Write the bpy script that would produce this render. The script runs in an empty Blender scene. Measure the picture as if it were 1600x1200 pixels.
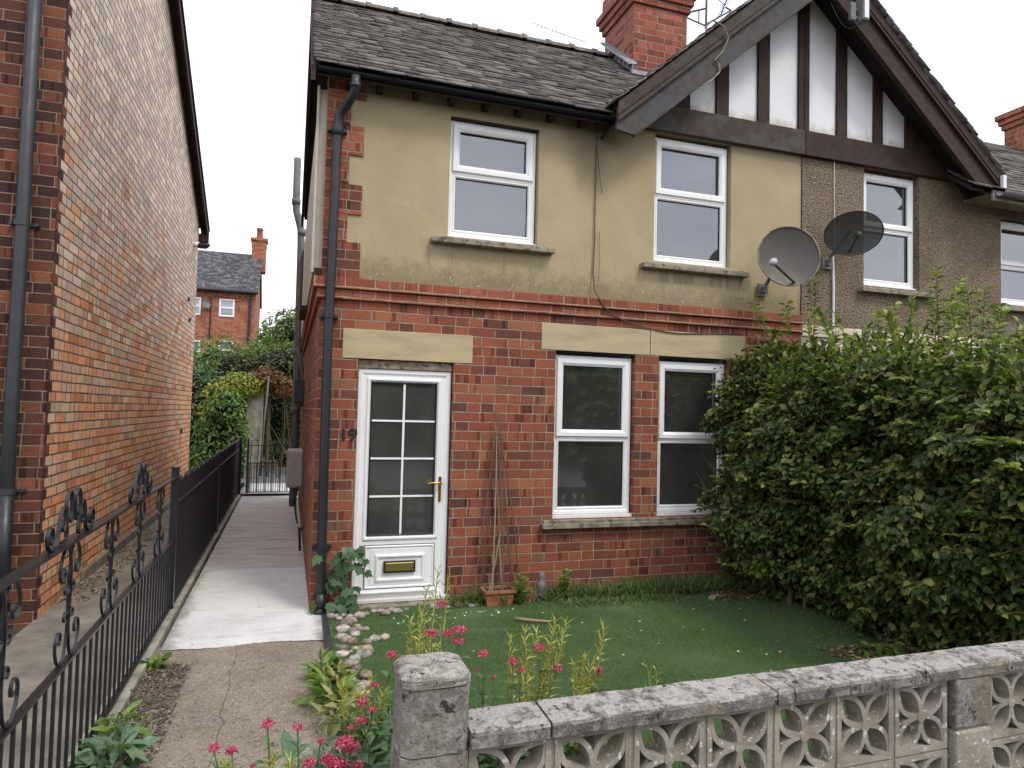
import bpy, math, random
import numpy as np
from mathutils import Vector, Matrix
random.seed(7); RNG = np.random.default_rng(7)
R = math.radians
scn = bpy.context.scene
COL = scn.collection

# ------------------------------------------------------------------ camera
cam = bpy.data.cameras.new('camera'); camo = bpy.data.objects.new('camera', cam); COL.objects.link(camo)
CX, CY, CZ, YAW, PIT, ROL, FPX = -.1705, -5.6092, 1.5328, .3154, .0423, .0244, 1065.56
fw = Vector((math.sin(YAW)*math.cos(PIT), math.cos(YAW)*math.cos(PIT), math.sin(PIT)))
r0 = Vector((math.cos(YAW), -math.sin(YAW), 0)); u0 = r0.cross(fw)
rr = r0*math.cos(ROL)+u0*math.sin(ROL); uu = -r0*math.sin(ROL)+u0*math.cos(ROL)
camo.matrix_world = Matrix(((rr.x, uu.x, -fw.x, CX), (rr.y, uu.y, -fw.y, CY), (rr.z, uu.z, -fw.z, CZ), (0, 0, 0, 1)))
cam.sensor_width = 36; cam.lens = 36*FPX/1600; cam.clip_start = .05; cam.clip_end = 900
scn.camera = camo

# ------------------------------------------------------------------ sky, sun, exposure
SUN_EL, SUN_AZ = R(52), R(150)          # azimuth clockwise from +y
w = bpy.data.worlds.new('World'); scn.world = w; w.use_nodes = True
nt = w.node_tree; nt.nodes.clear()
def wn(t, **k):
    n = nt.nodes.new(t)
    for a, b in k.items(): setattr(n, a, b)
    return n
out = wn('ShaderNodeOutputWorld'); bg = wn('ShaderNodeBackground')
sky = wn('ShaderNodeTexSky', sky_type='NISHITA', sun_disc=False)
sky.sun_elevation = SUN_EL; sky.sun_rotation = SUN_AZ
tc = wn('ShaderNodeTexCoord'); mp = wn('ShaderNodeMapping'); mp.inputs['Scale'].default_value = (1, 1, 2.6)
nz = wn('ShaderNodeTexNoise'); nz.inputs['Scale'].default_value = 2.2; nz.inputs['Detail'].default_value = 6; nz.inputs['Roughness'].default_value = .55
rp = wn('ShaderNodeValToRGB')
rp.color_ramp.elements[0].position = .30; rp.color_ramp.elements[0].color = (6.2, 6.5, 7.6, 1)
rp.color_ramp.elements[1].position = .62; rp.color_ramp.elements[1].color = (9.9, 9.8, 10.4, 1)
mx = wn('ShaderNodeMix', data_type='RGBA'); mx.inputs['Factor'].default_value = .88
nt.links.new(tc.outputs['Generated'], mp.inputs[0]); nt.links.new(mp.outputs[0], nz.inputs['Vector'])
nt.links.new(nz.outputs['Fac'], rp.inputs['Fac'])
nt.links.new(sky.outputs[0], mx.inputs[6]); nt.links.new(rp.outputs[0], mx.inputs[7])
nt.links.new(mx.outputs[2], bg.inputs['Color']); bg.inputs['Strength'].default_value = .1
nt.links.new(bg.outputs[0], out.inputs[0])
sl = bpy.data.lights.new('sun', 'SUN'); sl.energy = 1.0; sl.angle = R(14); sl.color = (1, .95, .88)
so = bpy.data.objects.new('sun', sl); COL.objects.link(so)
d = Vector((math.sin(SUN_AZ)*math.cos(SUN_EL), math.cos(SUN_AZ)*math.cos(SUN_EL), math.sin(SUN_EL)))
so.rotation_euler = d.to_track_quat('Z', 'Y').to_euler(); so.location = (4, -9, 12)
scn.view_settings.view_transform = 'Standard'; scn.view_settings.look = 'None'
scn.view_settings.exposure = .93; scn.view_settings.gamma = 1
scn.cycles.use_denoising = True
scn.cycles.max_bounces = 7; scn.cycles.transparent_max_bounces = 12

GZ = -.06      # ground level

# ------------------------------------------------------------------ material helpers
class NT:
    def __init__(s, name):
        s.m = bpy.data.materials.new(name); s.m.use_nodes = True; s.t = s.m.node_tree
        s.b = s.t.nodes['Principled BSDF']; s.out = s.t.nodes['Material Output']
        s._pos = None
    def put(s, sock, v):
        if isinstance(v, bpy.types.NodeSocket): s.t.links.new(v, sock)
        elif v is not None:
            if isinstance(v, (tuple, list)) and len(v) == 3 and sock.type == 'RGBA': v = (*v, 1)
            sock.default_value = v
    def n(s, t, **k):
        n = s.t.nodes.new(t)
        for a, b in k.items(): setattr(n, a, b)
        return n
    def math(s, op, a, b=0., c=None, clamp=False):
        n = s.n('ShaderNodeMath', operation=op, use_clamp=clamp); s.put(n.inputs[0], a); s.put(n.inputs[1], b)
        if c is not None: s.put(n.inputs[2], c)
        return n.outputs[0]
    def mix(s, f, a, b, mode='MIX'):
        n = s.n('ShaderNodeMix', data_type='RGBA', blend_type=mode); s.put(n.inputs[0], f); s.put(n.inputs[6], a); s.put(n.inputs[7], b)
        return n.outputs[2]
    def pos(s):
        if s._pos is None: s._pos = s.n('ShaderNodeNewGeometry')
        return s._pos.outputs['Position']
    def geo(s, k): s.pos(); return s._pos.outputs[k]
    def sep(s, v):
        n = s.n('ShaderNodeSeparateXYZ'); s.put(n.inputs[0], v); return n.outputs
    def comb(s, x, y, z=0.):
        n = s.n('ShaderNodeCombineXYZ'); s.put(n.inputs[0], x); s.put(n.inputs[1], y); s.put(n.inputs[2], z); return n.outputs[0]
    def scale(s, v, k):
        n = s.n('ShaderNodeVectorMath', operation='MULTIPLY'); s.put(n.inputs[0], v); n.inputs[1].default_value = k; return n.outputs[0]
    def noise(s, sc, vec=None, det=3., rough=.5, out='Fac'):
        n = s.n('ShaderNodeTexNoise'); s.put(n.inputs['Vector'], vec if vec is not None else s.pos())
        n.inputs['Scale'].default_value = sc; n.inputs['Detail'].default_value = det; n.inputs['Roughness'].default_value = rough
        return n.outputs[out]
    def voro(s, sc, vec=None, feat='F1', out='Distance'):
        n = s.n('ShaderNodeTexVoronoi', feature=feat); s.put(n.inputs['Vector'], vec if vec is not None else s.pos()); n.inputs['Scale'].default_value = sc
        return n.outputs[out]
    def white(s, vec):
        n = s.n('ShaderNodeTexWhiteNoise', noise_dimensions='3D'); s.put(n.inputs['Vector'], vec); return n.outputs
    def ramp(s, f, stops, interp='LINEAR'):
        n = s.n('ShaderNodeValToRGB'); cr = n.color_ramp; cr.interpolation = interp
        while len(cr.elements) < len(stops): cr.elements.new(.5)
        for e, (p, c) in zip(cr.elements, stops):
            e.position = p; e.color = (c, c, c, 1) if isinstance(c, (int, float)) else (*c, 1)
        s.put(n.inputs[0], f); return n.outputs[0]
    def sstep(s, v, a, b):
        n = s.n('ShaderNodeMapRange', interpolation_type='SMOOTHSTEP'); s.put(n.inputs[0], v); n.inputs[1].default_value = a; n.inputs[2].default_value = b
        return n.outputs[0]
    def bump(s, h, dist, strength=1.):
        n = s.n('ShaderNodeBump'); s.put(n.inputs['Height'], h); n.inputs['Distance'].default_value = dist; n.inputs['Strength'].default_value = strength
        s.t.links.new(n.outputs[0], s.b.inputs['Normal']); return n
    def fin(s, col=None, rough=.8, metal=0., spec=.5):
        s.put(s.b.inputs['Base Color'], col); s.put(s.b.inputs['Roughness'], rough); s.b.inputs['Metallic'].default_value = metal
        s.put(s.b.inputs['Specular IOR Level'], spec); return s.m

def speckle(name, base, dark, light, sc=9, rough=.85, bumpd=.004, spots=0., spotcol=(.03, .03, .03), fine=90, spotscale=14):
    t = NT(name)
    n1 = t.noise(sc, det=6, rough=.65); n2 = t.noise(fine, det=3)
    c = t.ramp(n1, [(.3, dark), (.5, base), (.7, light)])
    c = t.mix(t.math('MULTIPLY', n2, .5), c, t.mix(1., c, (.55, .55, .55), 'MULTIPLY'))
    if spots:
        v = t.noise(spotscale, det=5, rough=.7); m = t.sstep(v, .62-spots*.1, .66-spots*.1+.02)
        c = t.mix(t.math('MULTIPLY', m, .85), c, spotcol)
    t.bump(t.math('ADD', n1, t.math('MULTIPLY', n2, .6)), bumpd)
    return t.fin(c, rough)

def brick_mat(name, palette, mortar, h=.0805, L=.235, dark_stripe=.5, mdark=None, bleach_glare=None, mw=.0045, rad=.0, off=0.):
    t = NT(name)
    p = t.sep(t.pos()); nrm = t.sep(t.geo('True Normal'))
    u = t.math('ADD', t.math('MULTIPLY', p[0], t.math('ABSOLUTE', nrm[1])), t.math('MULTIPLY', t.math('ADD', p[1], .1175), t.math('ABSOLUTE', nrm[0])))
    wob = t.noise(3.1, det=2); wob2 = t.noise(38, det=3)
    v = t.math('ADD', t.math('ADD', p[2], off), t.math('MULTIPLY', t.math('SUBTRACT', wob, .5), .012))
    v = t.math('ADD', v, t.math('MULTIPLY', t.math('SUBTRACT', wob2, .5), .004))
    rowf = t.math('DIVIDE', v, h); row = t.math('FLOOR', rowf); fy = t.math('SUBTRACT', rowf, row)
    rr_ = t.white(t.comb(row, 3.3, 1.7))[0]
    par = t.math('FLOORED_MODULO', row, 2.)
    uo = t.math('ADD', t.math('DIVIDE', u, L), t.math('ADD', t.math('MULTIPLY', par, .5), t.math('MULTIPLY', rr_, .16)))
    uo = t.math('ADD', uo, t.math('MULTIPLY', t.math('SUBTRACT', wob2, .5), .022))
    cf = t.math('FLOOR', uo); fx = t.math('SUBTRACT', uo, cf)
    sp = t.white(t.comb(cf, row, 9.1))[0]
    split = t.math('GREATER_THAN', sp, .70)
    fx2 = t.math('MULTIPLY', fx, 2.); hf = t.math('FLOOR', fx2); fx2 = t.math('SUBTRACT', fx2, hf)
    ex1 = t.math('MULTIPLY', t.math('MINIMUM', fx, t.math('SUBTRACT', 1., fx)), L)
    ex2 = t.math('MULTIPLY', t.math('MINIMUM', fx2, t.math('SUBTRACT', 1., fx2)), L/2)
    ex = t.math('ADD', t.math('MULTIPLY', ex2, split), t.math('MULTIPLY', ex1, t.math('SUBTRACT', 1., split)))
    ey = t.math('MULTIPLY', t.math('MINIMUM', fy, t.math('SUBTRACT', 1., fy)), h)
    e = t.math('MINIMUM', ex, ey)
    e = t.math('ADD', e, t.math('MULTIPLY', t.math('SUBTRACT', t.noise(70, det=2), .5), .004))
    brick = t.sstep(e, mw*.75, mw*1.35)
    idv = t.comb(t.math('ADD', cf, t.math('MULTIPLY', t.math('MULTIPLY', hf, split), .5)), row, 0.)
    wv = t.white(idv)
    col = t.ramp(wv[0], palette)
    wb = t.sep(t.white(t.scale(idv, (1.7, 2.3, 1)))[1])
    grain = t.noise(45, det=4, rough=.65)
    col = t.mix(1., col, t.ramp(grain, [(.25, .72), (.5, 1.), (.75, 1.22)]), 'MULTIPLY')
    # kiss marks: dark bands across some bricks
    band = t.noise(9, vec=t.comb(t.math('MULTIPLY', u, 2.2), t.math('MULTIPLY', row, 3.7), 0.), det=1)
    bm = t.math('MULTIPLY', t.sstep(band, .56, .62), t.math('MULTIPLY', t.math('GREATER_THAN', wb[0], .45), dark_stripe))
    col = t.mix(bm, col, t.mix(1., col, (.42, .36, .38), 'MULTIPLY'))
    if bleach_glare:  # upper courses paler: bleached brick plus glare put into the colour
        (z0, z1, wc, amt) = bleach_glare
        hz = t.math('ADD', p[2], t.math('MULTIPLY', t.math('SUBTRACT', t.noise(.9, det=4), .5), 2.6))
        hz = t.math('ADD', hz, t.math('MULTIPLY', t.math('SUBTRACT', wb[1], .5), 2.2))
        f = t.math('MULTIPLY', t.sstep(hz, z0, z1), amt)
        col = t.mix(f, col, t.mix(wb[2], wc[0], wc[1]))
    soot = t.noise(1.3, det=4, rough=.6)
    col = t.mix(t.math('MULTIPLY', t.sstep(soot, .52, .72), .35), col, t.mix(1., col, (.5, .47, .47), 'MULTIPLY'))
    mort = t.ramp(t.noise(14, det=4), [(.3, mdark or tuple(c*.55 for c in mortar)), (.65, mortar)])
    c = t.mix(brick, mort, col)
    hgt = t.math('ADD', t.math('MULTIPLY', brick, 1.), t.math('MULTIPLY', grain, .28))
    hgt = t.math('ADD', hgt, t.math('MULTIPLY', wb[1], .12))
    t.bump(hgt, .007, .9)
    return t.fin(c, .88, spec=.25)

M = {}
M['brick'] = brick_mat('red_brick', [(0, (.105, .044, .034)), (.10, (.15, .052, .036)), (.26, (.205, .064, .039)), (.55, (.245, .074, .042)), (.78, (.272, .087, .047)), (.94, (.31, .115, .062)), (1, (.18, .082, .054))],
                       (.37, .29, .20), dark_stripe=.8, mw=.0044)
M['brick_string'] = brick_mat('red_brick_corbel', [(0, (.18, .056, .036)), (.4, (.26, .078, .046)), (1, (.33, .115, .066))], (.42, .33, .23), off=.068)
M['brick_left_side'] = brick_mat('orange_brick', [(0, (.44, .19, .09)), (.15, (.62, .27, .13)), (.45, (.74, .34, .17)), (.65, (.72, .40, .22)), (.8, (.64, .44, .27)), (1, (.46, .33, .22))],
                                 (.20, .145, .10), L=.25, dark_stripe=.35, mdark=(.07, .05, .038), mw=.0062, bleach_glare=(1.5, 3.7, ((.80, .67, .54), (.44, .38, .32)), .88))
M['brick_left_front'] = brick_mat('dark_red_brick', [(0, (.040, .022, .020)), (.35, (.065, .028, .023)), (.65, (.11, .040, .026)), (.88, (.165, .058, .033)), (1, (.22, .08, .042))],
                                  (.27, .19, .12), L=.25, dark_stripe=.9)
M['brick_quoin'] = brick_mat('dark_corner_brick', [(0, (.035, .02, .02)), (.45, (.06, .026, .022)), (.7, (.13, .04, .025)), (1, (.2, .06, .03))], (.26, .19, .12), L=.25, dark_stripe=.5)
M['brick_far'] = brick_mat('far_red_brick', [(0, (.26, .085, .05)), (.5, (.36, .12, .07)), (1, (.42, .17, .10))], (.40, .30, .22), L=.26, h=.09)
M['brick_chimney'] = brick_mat('chimney_brick', [(0, (.17, .05, .035)), (.5, (.27, .08, .05)), (1, (.34, .12, .075))], (.38, .30, .24), dark_stripe=.5)

def stucco():
    t = NT('khaki_render'); p = t.sep(t.pos())
    n = t.noise(1.2, det=5, rough=.6); f = t.noise(120, det=3); g = t.noise(7, det=5, rough=.7)
    c = t.ramp(n, [(.3, (.335, .270, .160)), (.5, (.385, .312, .190)), (.7, (.45, .37, .235))])
    # dirt and moss just above the brick band; browner and darker towards the top
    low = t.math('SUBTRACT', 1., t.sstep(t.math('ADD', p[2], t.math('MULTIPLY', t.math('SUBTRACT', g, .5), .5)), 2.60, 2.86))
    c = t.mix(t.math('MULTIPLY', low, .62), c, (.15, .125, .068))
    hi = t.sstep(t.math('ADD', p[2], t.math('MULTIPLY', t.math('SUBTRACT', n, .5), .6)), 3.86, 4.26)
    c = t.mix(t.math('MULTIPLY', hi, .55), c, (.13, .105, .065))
    # damp stain under the valley at the end of the gutter
    dx = t.math('MULTIPLY', t.math('SUBTRACT', p[0], 2.36), 2.6); dz = t.math('MULTIPLY', t.math('SUBTRACT', p[2], 4.25), 1.25)
    dd = t.math('SQRT', t.math('ADD', t.math('MULTIPLY', dx, dx), t.math('MULTIPLY', dz, dz)))
    st = t.math('SUBTRACT', 1., t.sstep(t.math('ADD', dd, t.math('MULTIPLY', t.math('SUBTRACT', g, .5), .6)), .35, 1.0))
    c = t.mix(t.math('MULTIPLY', st, .6), c, (.10, .085, .06))
    # lichen flecks low on the wall and scraped patches under the right-hand sill
    fl = t.math('MULTIPLY', t.sstep(t.noise(60, det=2), .66, .70), t.math('SUBTRACT', 1., t.sstep(p[2], 2.66, 2.95)))
    c = t.mix(fl, c, (.50, .48, .40))
    pw = t.math('MULTIPLY', t.math('GREATER_THAN', p[0], 3.0), t.math('LESS_THAN', p[0], 4.1))
    pz = t.math('MULTIPLY', t.math('GREATER_THAN', t.math('ADD', p[2], t.math('MULTIPLY', g, .08)), 2.83), t.math('LESS_THAN', t.math('ADD', p[2], t.math('MULTIPLY', n, .05)), 2.945))
    pm = t.math('MULTIPLY', t.math('MULTIPLY', pw, pz), t.sstep(t.noise(5.5, vec=t.comb(p[0], 0., 0.), det=2), .47, .5))
    c = t.mix(t.math('MULTIPLY', pm, .55), c, (.20, .165, .11))
    # drip streaks below the sills and fine cracks
    stx = t.noise(16, vec=t.comb(p[0], t.math('MULTIPLY', p[2], .06), 0.), det=4, rough=.7)
    sm = t.math('MULTIPLY', t.sstep(stx, .54, .70), t.math('SUBTRACT', 1., t.sstep(t.math('ABSOLUTE', t.math('SUBTRACT', p[2], 2.80)), .06, .26)))
    c = t.mix(t.math('MULTIPLY', sm, .45), c, (.14, .115, .07))
    ck = t.n('ShaderNodeTexVoronoi', feature='DISTANCE_TO_EDGE'); t.put(ck.inputs['Vector'], t.n('ShaderNodeVectorMath', operation='ADD').outputs[0]); ck.inputs['Scale'].default_value = .9
    va = ck.inputs['Vector'].links[0].from_node; t.put(va.inputs[0], t.pos()); t.put(va.inputs[1], t.scale(t.noise(2.2, det=5, out='Color'), (.7, .7, .7)))
    crk = t.math('MULTIPLY', t.math('SUBTRACT', 1., t.sstep(ck.outputs[0], .0015, .005)), .10)
    c = t.mix(crk, c, (.14, .11, .07))
    t.bump(t.math('ADD', t.math('MULTIPLY', f, .6), g), .004)
    return t.fin(c, .92, spec=.2)
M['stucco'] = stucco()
def pebble():
    t = NT('pebbledash'); v = t.voro(72); n = t.noise(2.0, det=5); w2 = t.noise(60, det=2)
    c = t.ramp(v, [(.15, (.35, .28, .20)), (.55, (.24, .185, .13)), (.85, (.09, .068, .05))])
    c = t.mix(1., c, t.ramp(n, [(.3, (.72, .70, .66)), (.7, (1.15, 1.12, 1.08))]), 'MULTIPLY')
    c = t.mix(t.sstep(w2, .62, .7), c, (.42, .36, .27))
    t.bump(t.math('SUBTRACT', 1., v), .02)
    return t.fin(c, .9, spec=.25)
M['pebbledash'] = pebble()
M['stone'] = (lambda t: (t.bump(t.noise(60, det=4), .002), t.fin(t.ramp(t.noise(2.2, vec=t.scale(t.pos(), (1, 1, 5)), det=6, rough=.6), [(.3, (.33, .27, .16)), (.5, (.42, .35, .215)), (.66, (.47, .37, .23)), (.8, (.50, .33, .18))]), .85, spec=.25))[1])(NT('sandstone'))
M['sill'] = speckle('weathered_sill', (.27, .23, .165), (.12, .10, .07), (.38, .34, .26), sc=12, spots=.6, spotcol=(.06, .05, .035), bumpd=.006)
M['concrete_white'] = (lambda t: (t.bump(t.noise(90, det=4), .0015), t.fin(t.mix(t.math('MULTIPLY', t.sstep(t.math('ADD', t.math('ABSOLUTE', t.math('ADD', t.sep(t.pos())[0], .39)), t.math('MULTIPLY', t.math('SUBTRACT', t.noise(7, det=6, rough=.75), .5), .34)), .40, .53), .75), t.mix(t.math('MULTIPLY', t.sstep(t.noise(48, det=2), .68, .71), .8), t.mix(t.math('MULTIPLY', t.sstep(t.noise(7, vec=t.scale(t.pos(), (.35, 2.4, 1)), det=7, rough=.75), .5, .72), .5), t.ramp(t.noise(1.6, det=6, rough=.65), [(.3, (.50, .49, .47)), (.6, (.64, .635, .615))]), (.33, .31, .28)), (.16, .15, .13)), (.17, .16, .12)), .85, spec=.3))[1])(NT('pale_concrete'))
def oldpath():
    t = NT('worn_concrete'); p = t.sep(t.pos())
    v = t.scale(t.pos(), (.7, 2.4, 1))
    n = t.noise(3.2, vec=v, det=8, rough=.72)
    c = t.ramp(n, [(.30, (.28, .26, .23)), (.42, (.44, .42, .39)), (.55, (.53, .515, .485)), (.75, (.60, .585, .555))])
    t.bump(n, .006)
    return t.fin(c, .9, spec=.25)
M['concrete_worn'] = oldpath()
def slab():
    t = NT('aggregate_concrete')
    n = t.noise(2.4, det=7, rough=.7); v = t.voro(70); v2 = t.voro(160, out='Color'); g = t.noise(26, det=4, rough=.7)
    c = t.ramp(n, [(.3, (.165, .135, .105)), (.5, (.235, .195, .150)), (.7, (.31, .265, .21))])
    c = t.mix(t.sstep(g, .56, .66), c, t.mix(1., c, (.55, .52, .5), 'MULTIPLY'))
    pk = t.sep(v2)
    c = t.mix(t.math('MULTIPLY', t.math('GREATER_THAN', pk[0], .86), .6), c, (.44, .38, .30))
    c = t.mix(t.math('MULTIPLY', t.math('GREATER_THAN', pk[1], .90), .6), c, (.07, .06, .055))
    p = t.sep(t.pos())
    lim = t.math('ADD', t.math('MULTIPLY', t.noise(5, det=3), .10), -.49)
    cr = t.math('SUBTRACT', 1., t.sstep(t.math('ABSOLUTE', t.math('SUBTRACT', p[0], lim)), .001, .006))
    c = t.mix(t.math('MULTIPLY', cr, .6), c, (.06, .05, .04))
    t.bump(t.math('ADD', t.math('MULTIPLY', t.math('SUBTRACT', 1., v), .5), g), .007)
    return t.fin(c, .92, spec=.2)
M['slab'] = slab()
M['passage'] = speckle('passage_concrete', (.19, .165, .13), (.11, .095, .075), (.27, .235, .19), sc=4, bumpd=.006)
M['asphalt'] = speckle('asphalt', (.055, .053, .05), (.035, .034, .033), (.08, .078, .075), sc=30)
def turf():
    t = NT('artificial_turf'); p = t.pos()
    n = t.noise(1.1, det=7, rough=.68); f = t.noise(240, det=3); b = t.noise(1.7, vec=t.scale(p, (.35, 2.6, 1)), det=3)
    c = t.ramp(n, [(.3, (.060, .105, .040)), (.55, (.088, .145, .058)), (.75, (.13, .19, .09))])
    c = t.mix(t.math('MULTIPLY', f, .6), c, t.mix(1., c, (.5, .55, .5), 'MULTIPLY'))
    c = t.mix(t.math('MULTIPLY', t.sstep(b, .58, .66), .0), c, (.01, .04, .02))
    t.bump(t.math('ADD', f, t.math('MULTIPLY', b, 3.)), .006)
    t.b.inputs['Sheen Weight'].default_value = .0
    return t.fin(c, .95, spec=.04)
M['turf'] = turf()
M['soil'] = speckle('soil', (.06, .045, .03), (.03, .022, .015), (.10, .075, .05), sc=16, bumpd=.02)
M['gravel'] = speckle('gravel_grey', (.20, .20, .20), (.07, .07, .07), (.42, .42, .42), sc=60, bumpd=.02)
def upvc(name='white_upvc', c0=(.80, .80, .79), dirt=.35):
    t = NT(name); n = t.noise(5, vec=t.scale(t.pos(), (1, 1, .35)), det=6, rough=.7)
    c = t.mix(t.math('MULTIPLY', t.sstep(n, .52, .75), dirt), c0, (.52, .49, .42))
    return t.fin(c, .32, spec=.5)
M['upvc'] = upvc(); M['upvc_old'] = upvc('weathered_upvc', (.62, .60, .55), .6)
def plain(name, c, rough=.6, metal=0., spec=.5, var=.25, sc=14, bumpd=.001):
    t = NT(name); n = t.noise(sc, det=5, rough=.65)
    col = t.mix(t.ramp(n, [(.35, 0.), (.7, 1.)]), c, tuple(x*(1-var) for x in c))
    t.bump(n, bumpd); return t.fin(col, t.ramp(n, [(.3, max(.05, rough-.08)), (.7, min(1, rough+.1))]), metal, spec)
M['gasket'] = plain('black_gasket', (.012, .012, .014), .5)
M['plaster'] = plain('white_plaster', (.62, .60, .57), .9, var=.1)
M['room'] = plain('dim_room', (.72, .67, .64), .9, var=.3, sc=2)
M['room_up'] = plain('dim_bedroom', (.6, .6, .6), .9, var=.2, sc=2)
M['blackpipe'] = plain('black_pipe', (.018, .019, .024), .42, var=.3, sc=30)
M['gutter_black'] = plain('matt_black_gutter', (.012, .011, .013), .8, spec=.2)
M['greypipe'] = plain('grey_pipe', (.16, .155, .155), .6, var=.35, sc=12)
M['darkgreypipe'] = plain('dark_grey_pipe', (.036, .040, .045), .5, var=.3, sc=9)
def iron():
    t = NT('black_iron'); n = t.noise(40, det=5, rough=.7)
    c = t.mix(t.sstep(n, .70, .80), (.011, .011, .014), (.018, .016, .016))
    t.bump(n, .0008); return t.fin(c, t.ramp(n, [(.3, .24), (.7, .45)]), .0, .6)
M['iron'] = iron()
def wood(name, a, b, sc=1.0, paint=None, rough=.75):
    t = NT(name)
    v = t.n('ShaderNodeTexCoord').outputs['Object']
    n = t.noise(7*sc, vec=t.scale(t.pos(), (1.6, 6, 1.6)), det=7, rough=.7); f = t.noise(60*sc, vec=t.scale(t.pos(), (1, 6, 1)), det=3)
    c = t.ramp(n, [(.3, a), (.7, b)])
    if paint: c = t.mix(t.sstep(t.noise(3.2, det=6, rough=.7), .47, .62), c, paint)
    t.bump(t.math('ADD', n, t.math('MULTIPLY', f, .4)), .004); return t.fin(c, rough, spec=.3)
M['timber_dark'] = wood('dark_brown_timber', (.022, .012, .010), (.05, .028, .022))
M['timber_weathered'] = wood('weathered_brown_timber', (.030, .021, .016), (.075, .055, .042), paint=(.072, .064, .058))
M['timber_grey'] = wood('grey_weathered_board', (.038, .034, .031), (.088, .080, .073), paint=(.062, .066, .070))
M['soffit'] = wood('black_soffit', (.012, .009, .008), (.03, .022, .018))
M['panel_white'] = (lambda t: (t.bump(t.noise(25, det=4), .003), t.fin(t.mix(t.math('MULTIPLY', t.math('SUBTRACT', 1., t.sstep(t.math('ADD', t.sep(t.pos())[2], t.math('MULTIPLY', t.noise(9, det=4), .30)), 4.62, 4.74)), .55), t.mix(t.math('MULTIPLY', t.noise(2.5, det=5), .4), (.74, .74, .75), (.56, .56, .57)), (.36, .30, .16)), .8, spec=.3))[1])(NT('white_gable_render'))
M['cream'] = plain('cream_cladding', (.50, .44, .36), .6, var=.15)
M['creamwall'] = brick_mat('cream_painted_brick', [(0, (.50, .43, .32)), (1, (.62, .55, .42))], (.34, .29, .21), dark_stripe=0.)
def tile(name, pal, lich=.5):
    t = NT(name); r = t.geo('Random Per Island')
    c = t.ramp(r, pal); n = t.noise(18, det=6, rough=.7); l = t.noise(30, det=4, rough=.7)
    c = t.mix(1., c, t.ramp(n, [(.3, .6), (.7, 1.3)]), 'MULTIPLY')
    c = t.mix(t.math('MULTIPLY', t.sstep(l, .60, .68), lich), c, (.36, .34, .27))
    t.bump(n, .006); return t.fin(c, .9, spec=.25)
M['slate'] = tile('stone_roof_tiles', [(0, (.072, .063, .060)), (.35, (.108, .095, .088)), (.7, (.142, .125, .116)), (1, (.215, .195, .18))])
M['slate_blue'] = tile('grey_slates', [(0, (.06, .065, .07)), (.5, (.10, .105, .112)), (1, (.19, .19, .20))], .7)
M['ridge'] = speckle('ridge_tiles', (.19, .165, .14), (.10, .085, .07), (.30, .27, .22), sc=14)
M['lead'] = plain('lead_flashing', (.30, .33, .37), .55, .3, var=.4, sc=10)
M['brass'] = plain('brass', (.62, .42, .13), .25, 1., var=.15)
M['gold_flap'] = plain('brass_flap', (.55, .42, .16), .35, .9, var=.2)
M['numeral'] = plain('black_numeral', (.02, .02, .02), .4)
M['terracotta'] = speckle('terracotta', (.36, .135, .065), (.24, .09, .05), (.46, .20, .11), sc=14, bumpd=.002)
M['cane'] = plain('brown_cane', (.20, .105, .07), .7, var=.5, sc=60)
M['cane_pale'] = plain('pale_cane', (.34, .26, .17), .7, var=.4, sc=60)
M['gatewall'] = speckle('mossy_concrete_post', (.33, .31, .25), (.17, .165, .11), (.46, .44, .38), sc=6)
M['bluepost'] = plain('blue_grey_post', (.06, .075, .12), .6)
def lichen_stone(name, base, light, dark):
    t = NT(name); a = t.noise(6, det=7, rough=.7); f = t.noise(120, det=4, rough=.75); v = t.noise(30, det=6, rough=.75); u = t.noise(17, det=7, rough=.78)
    nz_ = t.sep(t.geo('Normal'))[2]
    c = t.ramp(a, [(.3, tuple(x*.55 for x in base)), (.5, base), (.72, light)])
    c = t.mix(t.math('MULTIPLY', t.sstep(v, .50, .58), .65), c, light)
    c = t.mix(t.math('MULTIPLY', t.sstep(t.noise(48, det=5, rough=.75),   .55, .61), .75), c, tuple(x*.3 for x in base))
    up = t.sstep(nz_, .25, .7)
    c = t.mix(t.math('MULTIPLY', up, t.math('MULTIPLY', t.sstep(u, .44, .53), .85)), c, tuple(min(.7, x*1.15) for x in light))
    c = t.mix(t.math('MULTIPLY', t.sstep(t.noise(13, det=7, rough=.74), .585, .615), .92), c, dark)
    c = t.mix(t.math('MULTIPLY', t.sstep(t.noise(3.5, det=4), .58, .7), .4), c, (.34, .28, .15))
    c = t.mix(t.math('MULTIPLY', t.sstep(f, .42, .62), .55), c, t.mix(1., c, (.45, .44, .43), 'MULTIPLY'))
    t.bump(t.math('ADD', t.math('ADD', a, t.math('MULTIPLY', f, .9)), v), .009); return t.fin(c, .95, spec=.15)
M['pillar'] = lichen_stone('lichened_stone', (.30, .27, .235), (.52, .49, .44), (.04, .036, .036))
M['coping'] = lichen_stone('lichened_coping', (.235, .225, .21), (.52, .50, .46), (.055, .05, .05))
def block():
    t = NT('screen_block_concrete'); a = t.noise(6, det=6, rough=.65); f = t.noise(60, det=3)
    c = t.ramp(a, [(.3, (.20, .178, .145)), (.5, (.285, .26, .215)), (.7, (.37, .345, .295))])
    c = t.mix(t.sstep(t.noise(38, det=2), .64, .67), c, (.55, .54, .48))
    c = t.mix(t.math('MULTIPLY', t.sstep(t.noise(4, det=5), .55, .7), .5), c, (.13, .12, .065))
    t.bump(t.math('ADD', a, f), .004); return t.fin(c, .92, spec=.2)
M['block'] = block()
M['mortar'] = speckle('old_mortar', (.26, .23, .17), (.16, .14, .10), (.34, .30, .23), sc=20)
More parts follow.
